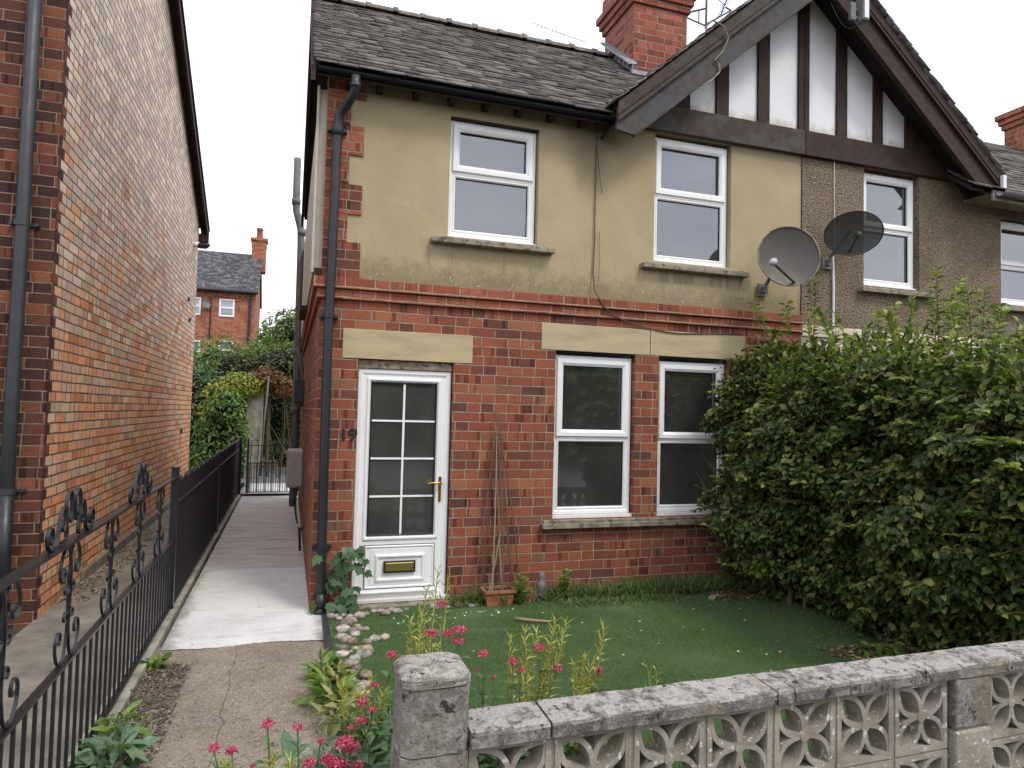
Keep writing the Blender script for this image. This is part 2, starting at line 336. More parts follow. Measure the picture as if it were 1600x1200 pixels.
M['dish'] = plain('grey_dish', (.062, .051, .043), .5, var=.12, sc=5)
M['dish_arm'] = plain('dish_arm', (.03, .03, .032), .5)
M['lnb'] = plain('grey_lnb', (.42, .42, .42), .45)
M['meter'] = plain('beige_box', (.40, .37, .33), .6, var=.1)
M['black'] = plain('black_plastic', (.015, .015, .017), .45)
M['white'] = plain('white_plastic', (.75, .75, .75), .4, var=.1)
M['cable'] = plain('brown_cable', (.10, .06, .04), .6)
M['aerial'] = plain('aerial_metal', (.05, .045, .06), .5)
def pebm():
    t = NT('pebble_stone'); r = t.geo('Random Per Island')
    oi = t.n('ShaderNodeObjectInfo').outputs['Random']
    c = t.ramp(oi, [(0, (.22, .19, .16)), (.3, (.38, .31, .23)), (.55, (.30, .27, .24)), (.75, (.50, .46, .40)), (1, (.24, .16, .12))])
    c = t.mix(1., c, t.ramp(t.noise(22, det=5), [(.35, .45), (.65, 1.2)]), 'MULTIPLY'); return t.fin(c, .75, spec=.35)
M['pebble'] = pebm()
def leafm(name, pal, trans=.28, rough=.42, spec=.4):
    t = NT(name); r = t.geo('Random Per Island')
    c = t.ramp(r, pal)
    c = t.mix(1., c, t.ramp(t.noise(60, det=2), [(.3, .8), (.7, 1.2)]), 'MULTIPLY')
    t.fin(c, rough, spec=spec)
    tr = t.n('ShaderNodeBsdfTranslucent'); t.put(tr.inputs[0], t.mix(1., c, (1.3, 1.5, .6), 'MULTIPLY'))
    ms = t.n('ShaderNodeMixShader'); ms.inputs[0].default_value = trans
    t.t.links.new(t.b.outputs[0], ms.inputs[1]); t.t.links.new(tr.outputs[0], ms.inputs[2]); t.t.links.new(ms.outputs[0], t.out.inputs[0])
    return t.m
M['leaf_hedge'] = leafm('beech_leaves', [(0, (.026, .040, .013)), (.3, (.050, .074, .020)), (.6, (.088, .122, .032)), (.82, (.15, .19, .050)), (.97, (.28, .31, .08)), (1, (.28, .17, .07))], .32)
M['turf_pile'] = leafm('turf_fibres', [(0, (.070, .130, .052)), (.5, (.125, .205, .088)), (.93, (.19, .27, .13)), (1, (.30, .31, .15))], .3, .6, .1)
M['leaf_new'] = leafm('new_beech_leaves', [(0, (.060, .095, .022)), (.4, (.11, .155, .036)), (.75, (.18, .225, .055)), (1, (.34, .36, .09))], .35)
M['leaf_shrub'] = leafm('shrub_leaves', [(0, (.055, .11, .025)), (.5, (.11, .20, .045)), (1, (.20, .31, .08))])
M['leaf_tree'] = leafm('tree_leaves', [(0, (.05, .09, .02)), (.5, (.10, .16, .035)), (1, (.19, .25, .06))])
M['leaf_bay'] = leafm('bay_leaves', [(0, (.05, .10, .04)), (.5, (.10, .17, .07)), (1, (.20, .29, .14))])
M['leaf_yellow'] = leafm('yellow_leaves', [(0, (.15, .19, .03)), (.5, (.28, .30, .05)), (1, (.45, .42, .10))])
M['leaf_red'] = leafm('russet_leaves', [(0, (.12, .06, .03)), (.5, (.22, .08, .04)), (1, (.28, .18, .06))])
M['leaf_maple'] = leafm('sycamore_leaves', [(0, (.035, .075, .030)), (.5, (.055, .11, .045)), (1, (.08, .15, .06))])
M['leaf_valerian'] = leafm('valerian_leaves', [(0, (.085, .15, .075)), (.5, (.13, .21, .11)), (1, (.18, .27, .14))])
M['leaf_weed'] = leafm('weed_leaves', [(0, (.07, .13, .025)), (.5, (.13, .22, .04)), (1, (.22, .30, .07))])
M['leaf_wilt'] = leafm('wilting_leaves', [(0, (.14, .16, .04)), (.5, (.26, .26, .08)), (1, (.42, .38, .18))])
M['grass'] = leafm('grass_blades', [(0, (.05, .09, .02)), (.5, (.09, .15, .035)), (1, (.16, .20, .06))])
M['grass_yellow'] = leafm('yellow_stems', [(0, (.30, .33, .06)), (.5, (.46, .46, .10)), (.85, (.56, .55, .18)), (1, (.42, .22, .06))], .15)
M['pink'] = leafm('pink_petals', [(0, (.38, .035, .09)), (.5, (.60, .08, .18)), (1, (.76, .26, .36))], .25)
M['stem'] = plain('green_stem', (.12, .17, .06), .6)
M['pod_stem'] = plain('yellow_stem', (.32, .34, .08), .6)
M['twig'] = plain('woody_stem', (.13, .095, .06), .8)
M['litter'] = leafm('fallen_leaves', [(0, (.10, .055, .03)), (.5, (.22, .14, .07)), (1, (.42, .33, .16))], .1)
M['debris'] = leafm('crumbly_debris', [(0, (.035, .026, .018)), (.6, (.10, .075, .05)), (1, (.26, .20, .13))], .05)
M['core'] = plain('hedge_inside', (.012, .014, .007), .95)  # near-black: shade deep in the foliage put into the colour
def glassm(name, f0, rough, tint, opa):
    t = NT(name); t.t.nodes.remove(t.b)
    g = t.n('ShaderNodeBsdfGlossy'); g.inputs['Color'].default_value = (*tint, 1); g.inputs['Roughness'].default_value = rough
    tr = t.n('ShaderNodeBsdfTransparent'); tr.inputs[0].default_value = (.90, .92, .92, 1)
    fr = t.n('ShaderNodeLayerWeight'); fr.inputs['Blend'].default_value = .25
    f = t.math('ADD', t.math('MULTIPLY', fr.outputs['Fresnel'], .75), f0, clamp=True)
    ms = t.n('ShaderNodeMixShader'); t.put(ms.inputs[0], f)
    df = t.n('ShaderNodeBsdfDiffuse'); df.inputs[0].default_value = (.50, .49, .47, 1); m0 = t.n('ShaderNodeMixShader')
    t.put(m0.inputs[0], t.math('MULTIPLY', t.ramp(t.noise(2.5, det=5), [(.3, .6), (.7, 1.)]), opa))
    t.t.links.new(tr.outputs[0], m0.inputs[1]); t.t.links.new(df.outputs[0], m0.inputs[2]); t.t.links.new(m0.outputs[0], ms.inputs[1]); t.t.links.new(g.outputs[0], ms.inputs[2])
    bn = t.n('ShaderNodeBump'); bn.inputs['Distance'].default_value = .0012; t.put(bn.inputs['Height'], t.noise(1.6, det=1))
    t.t.links.new(bn.outputs[0], g.inputs['Normal']); t.t.links.new(ms.outputs[0], t.out.inputs[0]); return t.m
M['glass'] = glassm('window_glass', .20, .045, (.86, .9, .93), .07)
M['glass_door'] = glassm('door_glass', .13, .06, (.8, .84, .84), .13)
def dishmesh():
    t = NT('perforated_dish'); t.fin((.045, .047, .047), .5)
    tr = t.n('ShaderNodeBsdfTransparent'); ms = t.n('ShaderNodeMixShader'); ms.inputs[0].default_value = .30
    t.t.links.new(t.b.outputs[0], ms.inputs[1]); t.t.links.new(tr.outputs[0], ms.inputs[2]); t.t.links.new(ms.outputs[0], t.out.inputs[0]); return t.m
M['dish_mesh'] = dishmesh()

# ------------------------------------------------------------------ mesh helpers
class MB:
    def __init__(s): s.v = []; s.f = []
    def add(s, vs, fs):
        o = len(s.v); s.v += [tuple(v) for v in vs]; s.f += [tuple(i+o for i in f) for f in fs]; return s
    def box(s, x0, x1, y0, y1, z0, z1):
        return s.add([(x0, y0, z0), (x1, y0, z0), (x1, y1, z0), (x0, y1, z0), (x0, y0, z1), (x1, y0, z1), (x1, y1, z1), (x0, y1, z1)],
                     [(0, 3, 2, 1), (4, 5, 6, 7), (0, 1, 5, 4), (1, 2, 6, 5), (2, 3, 7, 6), (3, 0, 4, 7)])
    def chbox(s, x0, x1, y0, y1, z0, z1, c=.004):
        # box whose front face (y0) edges are chamfered
        s.add([(x0, y0+c, z0), (x1, y0+c, z0), (x1, y0+c, z1), (x0, y0+c, z1), (x0+c, y0, z0+c), (x1-c, y0, z0+c), (x1-c, y0, z1-c), (x0+c, y0, z1-c), (x0, y1, z0), (x1, y1, z0), (x1, y1, z1), (x0, y1, z1)],
              [(4, 5, 6, 7), (0, 1, 5, 4), (1, 2, 6, 5), (2, 3, 7, 6), (3, 0, 4, 7), (8, 9, 1, 0), (9, 10, 2, 1), (10, 11, 3, 2), (11, 8, 0, 3), (11, 10, 9, 8)]); return s
    def prism(s, poly, d, axis='y'):
        # poly: list of 3d points, extruded by vector d
        n = len(poly); d = Vector(d); P = [Vector(p) for p in poly]
        s.add(P+[p+d for p in P], [tuple(range(n))]+[tuple(range(2*n-1, n-1, -1))]+[(i, (i+1) % n, (i+1) % n+n, i+n)[::-1] for i in range(n)]); return s
    def tube(s, pts, r, n=8, cap=True, flat=None):
        P = [Vector(p) for p in pts]; rs = r if isinstance(r, (list, tuple)) else [r]*len(P)
        T = [(P[min(i+1, len(P)-1)]-P[max(i-1, 0)]).normalized() for i in range(len(P))]
        a = Vector((0, 0, 1)) if abs(T[0].z) < .9 else Vector((1, 0, 0))
        N = (a-T[0]*a.dot(T[0])).normalized(); base = len(s.v); vs = []; fs = []
        for i, p in enumerate(P):
            N = (N-T[i]*N.dot(T[i])).normalized(); B = T[i].cross(N)
            for k in range(n):
                an = 2*math.pi*k/n; vs.append(p+(N*math.cos(an)+B*math.sin(an))*rs[i])
        for i in range(len(P)-1):
            for k in range(n):
                k2 = (k+1) % n; fs.append((i*n+k, i*n+k2, (i+1)*n+k2, (i+1)*n+k))
        if cap: fs.append(tuple(range(n-1, -1, -1))); fs.append(tuple((len(P)-1)*n+k for k in range(n)))
        return s.add(vs, fs)
    def strip(s, pts, wdir, w_, th):
        # flat bar swept along pts: width w_ along wdir, thickness th in the remaining direction
        P = [Vector(p) for p in pts]; W = Vector(wdir).normalized()*w_/2; vs = []; fs = []
        for i, p in enumerate(P):
            T = (P[min(i+1, len(P)-1)]-P[max(i-1, 0)]).normalized(); Nn = T.cross(W).normalized()*th/2
            vs += [p-W-Nn, p+W-Nn, p+W+Nn, p-W+Nn]
        for i in range(len(P)-1):
            for k in range(4):
                k2 = (k+1) % 4; fs.append((i*4+k, i*4+k2, i*4+4+k2, i*4+4+k))
        fs += [(3, 2, 1, 0), tuple(len(vs)-4+k for k in range(4))]
        return s.add(vs, fs)
    def lathe(s, prof, c, n=24, M3=None):
        vs = []; fs = []
        for r_, z_ in prof:
            for k in range(n):
                a = 2*math.pi*k/n; p = Vector((r_*math.cos(a), r_*math.sin(a), z_)); vs.append((M3 @ p if M3 else p)+Vector(c))
        for i in range(len(prof)-1):
            for k in range(n):
                k2 = (k+1) % n; fs.append((i*n+k, i*n+k2, (i+1)*n+k2, (i+1)*n+k))
        return s.add(vs, fs)
    def build(s, name, mat, parent=None, origin=None, smooth=False, bevel=0.):
        me = bpy.data.meshes.new(name)
        if origin is None:
            if parent is not None: origin = wloc(parent)
            else:
                a = np.array(s.v); origin = Vector(((a[:, 0].min()+a[:, 0].max())/2, (a[:, 1].min()+a[:, 1].max())/2, a[:, 2].min()))
        o3 = Vector(origin)
        me.from_pydata([(v[0]-o3.x, v[1]-o3.y, v[2]-o3.z) for v in s.v], [], s.f); me.update()
        return link(name, me, mat, parent, o3, smooth, bevel)
def wloc(o):
    p = Vector(o.location)
    while o.parent: o = o.parent; p += Vector(o.location)
    return p
def link(name, me, mat, parent, origin, smooth=False, bevel=0.):
    o = bpy.data.objects.new(name, me); COL.objects.link(o)
    if mat: me.materials.append(M[mat] if isinstance(mat, str) else mat)
    if parent is not None: o.parent = parent; o.location = Vector(origin)-wloc(parent)
    else: o.location = origin
    if smooth:
        for p in me.polygons: p.use_smooth = True
    if bevel:
        b = o.modifiers.new('bevel', 'BEVEL'); b.width = bevel; b.segments = 2; b.limit_method = 'ANGLE'; b.angle_limit = R(40)
    return o
def thing(name, label, cat, loc=(0, 0, 0), group=None):
    o = bpy.data.objects.new(name, None); COL.objects.link(o); o.location = loc; o.empty_display_size = .1
    return tag(o, label, cat, group)
def tag(o, label, cat, group=None, kind=None):
    if label: o['label'] = label
    if cat: o['category'] = cat
    if group: o['group'] = group
    if kind: o['kind'] = kind
    return o
def npmesh(name, V, F, mat, parent=None, origin=(0, 0, 0), smooth=False):
    """V (n,3) float, F (m,k) int, all faces with k corners"""
    me = bpy.data.meshes.new(name); m, k = F.shape
    me.vertices.add(len(V)); me.vertices.foreach_set('co', (V-np.array(origin)).astype(np.float32).ravel())
    me.loops.add(m*k); me.loops.foreach_set('vertex_index', F.astype(np.int32).ravel())
    me.polygons.add(m); me.polygons.foreach_set('loop_start', (np.arange(m)*k).astype(np.int32))
    me.update(calc_edges=True); me.validate()
    return link(name, me, mat, parent, origin, smooth)
def unit(a): return a/(np.linalg.norm(a, axis=-1, keepdims=True)+1e-9)
def leaves(P, D, Nn, L, W, fold=.25, curl=.15):
    """oval leaves: P base (n,3), D direction, Nn normal, L length, W width -> V,F"""
    n = len(P); D = unit(D); Nn = unit(Nn-D*np.sum(Nn*D, 1, keepdims=True)); S = np.cross(D, Nn)
    L = np.broadcast_to(L, (n,))[:, None]; W = np.broadcast_to(W, (n,))[:, None]
    b = P; t = P+D*L-Nn*L*curl; m = P+D*L*.5
    up = Nn*W*fold
    r1 = P+D*L*.22+S*W*.40+up; r2 = P+D*L*.62+S*W*.44+up-Nn*L*curl*.3; l1 = P+D*L*.22-S*W*.40+up; l2 = P+D*L*.62-S*W*.44+up-Nn*L*curl*.3
    V = np.stack([b, m, t, r1, r2, l1, l2], 1).reshape(-1, 3)
    F = np.array([(0, 3, 1), (3, 4, 1), (4, 2, 1), (0, 1, 5), (5, 1, 6), (6, 1, 2)])
    F = (F[None]+(np.arange(n)*7)[:, None, None]).reshape(-1, 3)
    return V, F
def cat(parts):
    V = []; F = []; o = 0
    for v, f in parts: V.append(v); F.append(f+o); o += len(v)
    return np.concatenate(V), np.concatenate(F)
def rnd(n, a=-1, b=1): return RNG.uniform(a, b, (n, 3))
def curve(p0, p1, sag, n=8):
    p0, p1, sag = Vector(p0), Vector(p1), Vector(sag)
    return [p0.lerp(p1, i/n)+sag*math.sin(math.pi*i/n) for i in range(n+1)]

# ------------------------------------------------------------------ setting: ground, paths
def sheet(name, x0, x1, y0, y1, z, mat, nx=1, ny=1, fz=None, kind='structure'):
    V = []; F = []
    for j in range(ny+1):
        for i in range(nx+1):
            x = x0+(x1-x0)*i/nx; y = y0+(y1-y0)*j/ny; V.append((x, y, z+(fz(x, y) if fz else 0)))
    for j in range(ny):
        for i in range(nx): a = j*(nx+1)+i; F.append((a, a+1, a+nx+2, a+nx+1))
    mb = MB(); mb.v = V; mb.f = F
    o = mb.build(name, mat, smooth=True, origin=((x0+x1)/2, (y0+y1)/2, z)); o['kind'] = kind; return o
sheet('ground', -400, 400, -400, 400, GZ-.055, 'soil')
sheet('road', -60, 60, -14, -7.4, GZ-.05, 'asphalt')
sheet('pavement', -60, 60, -7.2, -3.62, GZ-.02, 'passage')
sheet('passage', -1.88, -1.02, -3.6, 12, GZ, 'passage', 12, 60, lambda x, y: .004*math.sin(y*3+x*5))
sheet('front_path', -.93, .16, -3.6, -.56, GZ, 'slab', 20, 50, lambda x, y: .006*math.sin(x*7+y*3)+.004*math.sin(y*11))
o = sheet('path', -.90, .14, -.66, 1.55, GZ+.012, 'concrete_white', 60, 30, lambda x, y: .002*math.sin(x*7+y*3))
_r = random.Random(4)
for v in o.data.vertices:
    wy = v.co.y+.445
    if wy < -.655: v.co.y += .018*math.sin(v.co.x*9)+_r.uniform(-.007, .007); v.co.z -= .012
    if wy > 1.545: v.co.y += _r.uniform(-.012, .012)
sheet('side_path', -.90, .05, 1.54, 7.36, GZ+.008, 'concrete_worn', 10, 60, lambda x, y: .003*math.sin(y*9))
sheet('yard_path', -.95, .05, 7.40, 9.15, GZ+.045, 'concrete_white')
sheet('gravel_yard', -6, .05, 9.15, 13.0, GZ+.05, 'gravel')
def lawnz(x, y):
    f = .010*math.sin(y*5.2+x*.9)*math.sin(x*1.3+.4)+.004*math.sin(y*11+2*math.sin(x*2))
    for (y0_, a_, b_) in ((-.78, .10, 1.1), (-1.35, -.08, 2.0), (-.45, .05, .4), (-1.9, .06, 2.9)):
        f += .026*math.exp(-((y-y0_-a_*math.sin(x*1.4+b_))/.035)**2)*max(0, math.sin(x*.9+b_))
    return f
o = sheet('lawn', .16, 4.1, -3.22, -.08, GZ+.012, 'turf', 60, 150, lawnz)
sheet('garden_bed', .14, 6.9, -3.3, 0, GZ-.004, 'soil')
# kerb under the fence
kb = MB(); kb.box(-1.03, -.92, -3.6, 7.4, GZ-.1, GZ+.045)
o = kb.build('fence_kerb', 'gatewall', bevel=.008); tag(o, 'low mossy concrete kerb running under the black railings', 'kerb')
kb = MB(); kb.prism([(.118, -.66, GZ-.05), (.118, -3.3, GZ-.05), (.155, -3.3, GZ-.05), (.165, -.05, GZ-.05), (.13, -.05, GZ-.05)], (0, 0, .075))
o = kb.build('path_edging', 'darkgreypipe'); tag(o, 'thin dark edging strip between path and pebbles', 'edging')

# ------------------------------------------------------------------ wall with openings
def wall_front(mb, x0, x1, z0, z1, ops, y=0., depth=.10):
    xs = sorted({x0, x1, *[a for o_ in ops for a in o_[:2] if x0 < a < x1]}); zs = sorted({z0, z1, *[a for o_ in ops for a in o_[2:] if z0 < a < z1]})
    for i in range(len(xs)-1):
        for j in range(len(zs)-1):
            cx_, cz_ = (xs[i]+xs[i+1])/2, (zs[j]+zs[j+1])/2
            if any(a < cx_ < b and c < cz_ < d_ for a, b, c, d_ in ops): continue
            mb.add([(xs[i], y, zs[j]), (xs[i+1], y, zs[j]), (xs[i+1], y, zs[j+1]), (xs[i], y, zs[j+1])], [(0, 1, 2, 3)])
    for a, b, c, d_ in ops:
        c2, d2 = max(c, z0), min(d_, z1)
        if c2 >= d2: continue
        mb.add([(a, y, c2), (a, y+depth, c2), (a, y+depth, d2), (a, y, d2)], [(0, 1, 2, 3)])
        mb.add([(b, y, c2), (b, y+depth, c2), (b, y+depth, d2), (b, y, d2)], [(3, 2, 1, 0)])
        if c >= z0: mb.add([(a, y, c), (b, y, c), (b, y+depth, c), (a, y+depth, c)], [(0, 1, 2, 3)])
        if d_ <= z1: mb.add([(a, y, d_), (b, y, d_), (b, y+depth, d_), (a, y+depth, d_)], [(3, 2, 1, 0)])
def inner_reveal(mb, a, b, c, d_, y0=.10, y1=.27):
    mb.add([(a, y0, c), (a, y1, c), (a, y1, d_), (a, y0, d_)], [(0, 1, 2, 3)]); mb.add([(b, y0, c), (b, y1, c), (b, y1, d_), (b, y0, d_)], [(3, 2, 1, 0)])
    mb.add([(a, y0, c), (b, y0, c), (b, y1, c), (a, y1, c)], [(0, 1, 2, 3)]); mb.add([(a, y0, d_), (b, y0, d_), (b, y1, d_), (a, y1, d_)], [(3, 2, 1, 0)])
def room(mb, x0, x1, y0, y1, z0, z1, ops):
    wall_front(mb, x0, x1, z0, z1, ops, y0, 0.001)
    mb.add([(x0, y0, z0), (x1, y0, z0), (x1, y1, z0), (x0, y1, z0), (x0, y0, z1), (x1, y0, z1), (x1, y1, z1), (x0, y1, z1)], [(0, 1, 2, 3), (7, 6, 5, 4), (2, 3, 7, 6), (1, 2, 6, 5), (3, 0, 4, 7)])

def frame_rect(mb, x0, x1, z0, z1, y0, y1, w_, c=.006):
    # mitred rectangular frame, profile chamfered towards the glass
    def ring(a, y): return [(x0+a, y, z0+a), (x1-a, y, z0+a), (x1-a, y, z1-a), (x0+a, y, z1-a)]
    rings = [ring(0, y1), ring(0, y0+c), ring(c, y0), ring(w_*.62, y0), ring(w_, y0+c*2.2), ring(w_, y1)]
    vs = sum(rings, []); fs = []
    for k in range(len(rings)-1):
        for i in range(4): j = (i+1) % 4; fs.append((k*4+i, k*4+j, (k+1)*4+j, (k+1)*4+i))
    k = len(rings)-1
    for i in range(4): j = (i+1) % 4; fs.append((k*4+i, k*4+j, j, i))
    mb.add(vs, fs)
def window(parent, x0, x1, z0, z1, zm, yb=.045, mat='upvc', label=None, trickle=False):
    mb = MB(); frame_rect(mb, x0, x1, z0, z1, yb+.012, yb+.075, .045)
    mb.chbox(x0+.03, x1-.03, yb+.014, yb+.07, zm-.022, zm+.018, .006)
    mb.box(x0-.012, x1+.012, yb-.02, yb+.05, z0-.030, z0-.002)
    if trickle: mb.box(x0+.16, x1-.24, yb-.004, yb+.015, z1-.034, z1-.018)
    f = mb.build('window', mat, parent)
    if label: f['label'] = label
    sb = MB(); frame_rect(sb, x0+.028, x1-.028, zm+.004, z1-.028, yb-.004, yb+.06, .062); sb.build('sash', mat, f)
    b2 = MB(); frame_rect(b2, x0+.040, x1-.040, z0+.040, zm-.018, yb+.016, yb+.06, .026); b2.build('bead', mat, f)
    for (a, b, c, d_) in ((x0+.088, x1-.088, zm+.064, z1-.088), (x0+.064, x1-.064, z0+.064, zm-.042)):
        g = MB(); g.add([(a, yb+.044, c), (b, yb+.044, c), (b, yb+.044, d_), (a, yb+.044, d_)], [(0, 1, 2, 3)]); g.build('pane', 'glass', f)
        k = MB(); frame_rect(k, a-.004, b+.004, c-.004, d_+.004, yb+.030, yb+.05, .010, .001); k.build('gasket', 'gasket', f)
    return f

# ------------------------------------------------------------------ tiles
def tile_slope(name, p0, xdir, updir, width, length, mat, parent, gauge=.1, tw=.19, th=.013, seed=1, skip=None, jit=1.):
    rg = np.random.default_rng(seed); X = np.array(xdir, float); U = np.array(updir, float); U /= np.linalg.norm(U); Nn = np.cross(X, U); Nn /= np.linalg.norm(Nn)
    P0 = np.array(p0, float); V = []; F = []; rows = int(length/gauge); n = 0
    for r_ in range(rows):
        s0 = r_*gauge; off = (tw/2 if r_ % 2 else 0)+rg.uniform(-.02, .02); x = -off
        while x < width:
            ww = tw*rg.uniform(.8, 1.15); a, b = max(x, 0)+.002, min(x+ww, width)-.002; x += ww
            if b-a < .02: continue
            if skip and skip((a+b)/2, s0): continue
            ds = rg.uniform(-.012, .008)*jit; lift = rg.uniform(0, .006)*jit; t_ = th*rg.uniform(.75, 1.35); tilt = rg.uniform(-.003, .003)*jit
            for (xx, ss, hh) in ((a, s0+ds, .016+lift+tilt), (b, s0+ds+rg.uniform(-.006, .006)*jit, .016+lift-tilt), (b, s0+gauge*1.6, .004), (a, s0+gauge*1.6, .004)):
                V.append(P0+X*xx+U*ss+Nn*hh)
            for (xx, ss, hh) in ((a, s0+ds, .016+lift+tilt), (b, s0+ds, .016+lift-tilt), (b, s0+gauge*1.6, .004), (a, s0+gauge*1.6, .004)):
                V.append(P0+X*xx+U*ss+Nn*(hh+t_))
            F += [(n, n+3, n+2, n+1), (n+4, n+5, n+6, n+7), (n, n+1, n+5, n+4), (n+1, n+2, n+6, n+5), (n+3, n, n+4, n+7), (n+2, n+3, n+7, n+6)]; n += 8
    return npmesh(name, np.array(V), np.array(F), mat, parent, tuple(wloc(parent)))

# ================================================================== HOUSE 19
XC, PW = .04, 4.706        # corner, party line
house = thing('brick_house', 'red brick and khaki rendered end house numbered 19 with white door', 'house', (XC, 0, GZ))
GF = [(.352, 1.140, GZ, 1.942), (2.062, 2.853, .612, 2.098), (3.096, 3.862, .612, 2.098)]
UP = [(1.056, 1.862, 3.015, 4.050), (3.024, 3.868, 2.990, 4.215)]
mb = MB(); wall_front(mb, XC, PW, GZ-.1, 2.415, GF, 0, .10); wall_front(mb, XC, PW, 2.415, 2.58, [], 0)
mb.add([(XC, 0, GZ-.1), (XC, 7, GZ-.1), (XC, 7, 2.58), (XC, 0, 2.58)], [(0, 3, 2, 1)][::1])
mb.build('wall', 'brick', house)
mb = MB()
mb.box(XC-.03, PW, -.03, .0, 2.41, 2.488); mb.box(XC-.06, PW, -.058, .0, 2.492, 2.578)
mb.box(XC-.03, XC, .0, 6.9, 2.41, 2.488); mb.box(XC-.06, XC, .0, 6.9, 2.492, 2.578)
mb.build('string_course', 'brick_string', house, bevel=.004)
mb = MB(); wall_front(mb, XC+.12, PW, 2.58, 4.28, UP, .004, .10)
mb.add([(2.6, .004, 4.28), (PW, .004, 4.28), (PW, .004, 6.02), (PW-.3, .004, 5.7)], [(0, 1, 2, 3)])
mb.add([(XC+.012, .02, 2.58), (XC+.012, 6.9, 2.58), (XC+.012, 6.9, 4.1), (XC+.012, .02, 4.1)], [(0, 3, 2, 1)])
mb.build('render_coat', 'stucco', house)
q = MB(); z = 2.582; k = 0; H = .0805*3
zs = [(2.582, 2.74, 0), (2.74, 2.985, 1), (2.985, 3.21, 0)]
segs = [(2.582, 2.76, 0), (2.76, 3.0, .0)]
for (a, b, wd) in ((2.582, 2.88, .335), (2.88, 3.105, .225), (3.105, 3.352, .335), (3.352, 3.592, .225), (3.592, 3.835, .335), (3.835, 4.055, .225), (4.055, 4.28, .345)):
    q.box(XC, wd, -.010, .03, a+.001, b-.001)
q.box(XC, XC+.03, .031, .12, 2.582, 4.28)
q.build('quoins', 'brick', house, bevel=.003)
for (a, b, c, d_) in ((.223, 1.30, 1.942, 2.181), (1.923, 2.998, 2.098, 2.334), (3.004, 4.044, 2.098, 2.334)):
    mb = MB(); mb.box(a, b, -.006, .11, c, d_); mb.build('lintel', 'stone', house, bevel=.004)
mb = MB(); mb.box(1.95, 4.02, -.075, .045, .535, .582); mb.box(1.965, 4.0, -.05, .05, .582, .606); mb.build('sill', 'sill', house, bevel=.006)
for (a, b, zt) in ((.906, 2.004, 2.995), (2.877, 4.027, 2.957)):
    mb = MB(); mb.box(a, b, -.085, .045, zt-.055, zt-.012); mb.box(a+.04, b-.04, -.055, .05, zt-.014, zt+.004); mb.build('sill', 'sill', house, bevel=.006)
# rooms behind the windows
for o_ in GF+UP:
    mb = MB(); inner_reveal(mb, *o_); mb.build('inner_reveal', 'plaster', house)
mb = MB(); room(mb, XC+.2, 1.6, .27, 3.4, GZ, 2.42, GF[:1]); room(mb, 1.62, PW-.1, .27, 3.4, GZ, 2.42, GF[1:]); mb.build('living_room', 'room', house)
mb = MB(); room(mb, XC+.2, PW-.1, .27, 3.0, 2.6, 4.25, UP); mb.build('bedroom', 'room_up', house)
for (x0, x1, z0, z1, zm) in ((1.062, 1.852, 3.030, 4.040, 3.590), (3.030, 3.858, 3.000, 4.190, 3.640), (2.068, 2.843, .640, 2.062, 1.330), (3.102, 3.854, .640, 2.055, 1.322)):
    window(house, x0, x1, z0, z1, zm)
mb = MB(); mb.box(.356, 1.136, .03, .12, 1.868, 1.94); mb.build('door_head', 'sill', house, bevel=.004)
mb = MB(); mb.box(1.062, 1.856, .0, .1, 4.042, 4.05); mb.build('lead_strip', 'timber_dark', house)
# door ---------------------------------------------------------------
yb = .045
dm = MB(); frame_rect(dm, .358, 1.132, .0, 1.866, yb, yb+.075, .052)
door = dm.build('door', 'upvc', house)
lf = MB(); gx0, gx1, gz0, gz1 = .476, 1.006, .512, 1.752
lx0, lx1, lz0, lz1 = .405, 1.085, .035, 1.822
wall_front(lf, lx0, lx1, lz0, lz1, [(gx0-.012, gx1+.012, gz0-.012, gz1+.012)], yb+.012, .05)
lf.add([(lx0, yb+.012, lz0), (lx1, yb+.012, lz0), (lx1, yb+.06, lz0), (lx0, yb+.06, lz0)], [(0, 1, 2, 3)])
lf.build('leaf_panel', 'upvc', door)
tr = MB(); frame_rect(tr, gx0-.045, gx1+.045, gz0-.045, gz1+.045, yb-.002, yb+.03, .036, .01); frame_rect(tr, .458, 1.026, .080, .425, yb+.002, yb+.03, .020, .006)
tr.chbox(.50, .985, yb+.008, yb+.03, .105, .40, .004); tr.build('moulding', 'upvc', door)
tr = MB(); frame_rect(tr, .540, .950, .130, .355, yb-.008, yb+.02, .035, .012); tr.build('raised_panel', 'upvc', door)
tr = MB(); frame_rect(tr, .452, 1.032, .074, .431, yb+.0085, yb+.02, .006, .001); frame_rect(tr, gx0-.008, gx1+.008, gz0-.008, gz1+.008, yb+.006, yb+.03, .010, .001); tr.build('gasket', 'gasket', door)
g = MB(); g.add([(gx0-.01, yb+.026, gz0-.01), (gx1+.01, yb+.026, gz0-.01), (gx1+.01, yb+.026, gz1+.01), (gx0-.01, yb+.026, gz1+.01)], [(0, 1, 2, 3)]); g.build('pane', 'glass_door', door)
g = MB(); mx_ = (gx0+gx1)/2
g.box(mx_-.009, mx_+.009, yb+.014, yb+.025, gz0, gz1)
for i in (1, 2, 3): zz = gz0+(gz1-gz0)*i/4; g.box(gx0, mx_-.0092, yb+.0142, yb+.0248, zz-.008, zz+.008); g.box(mx_+.0092, gx1, yb+.0142, yb+.0248, zz-.008, zz+.008)
g.build('glazing_bars', 'upvc', door, bevel=.002)
lb = MB(); frame_rect(lb, .610, .870, .205, .300, yb-.018, yb+.0, .012, .003); lb.build('letterbox_surround', 'gasket', door)
lp = lb = MB(); lb.chbox(.622, .858, yb-.020, yb+.0, .217, .288, .006); lb.build('letterbox', 'gold_flap', door)
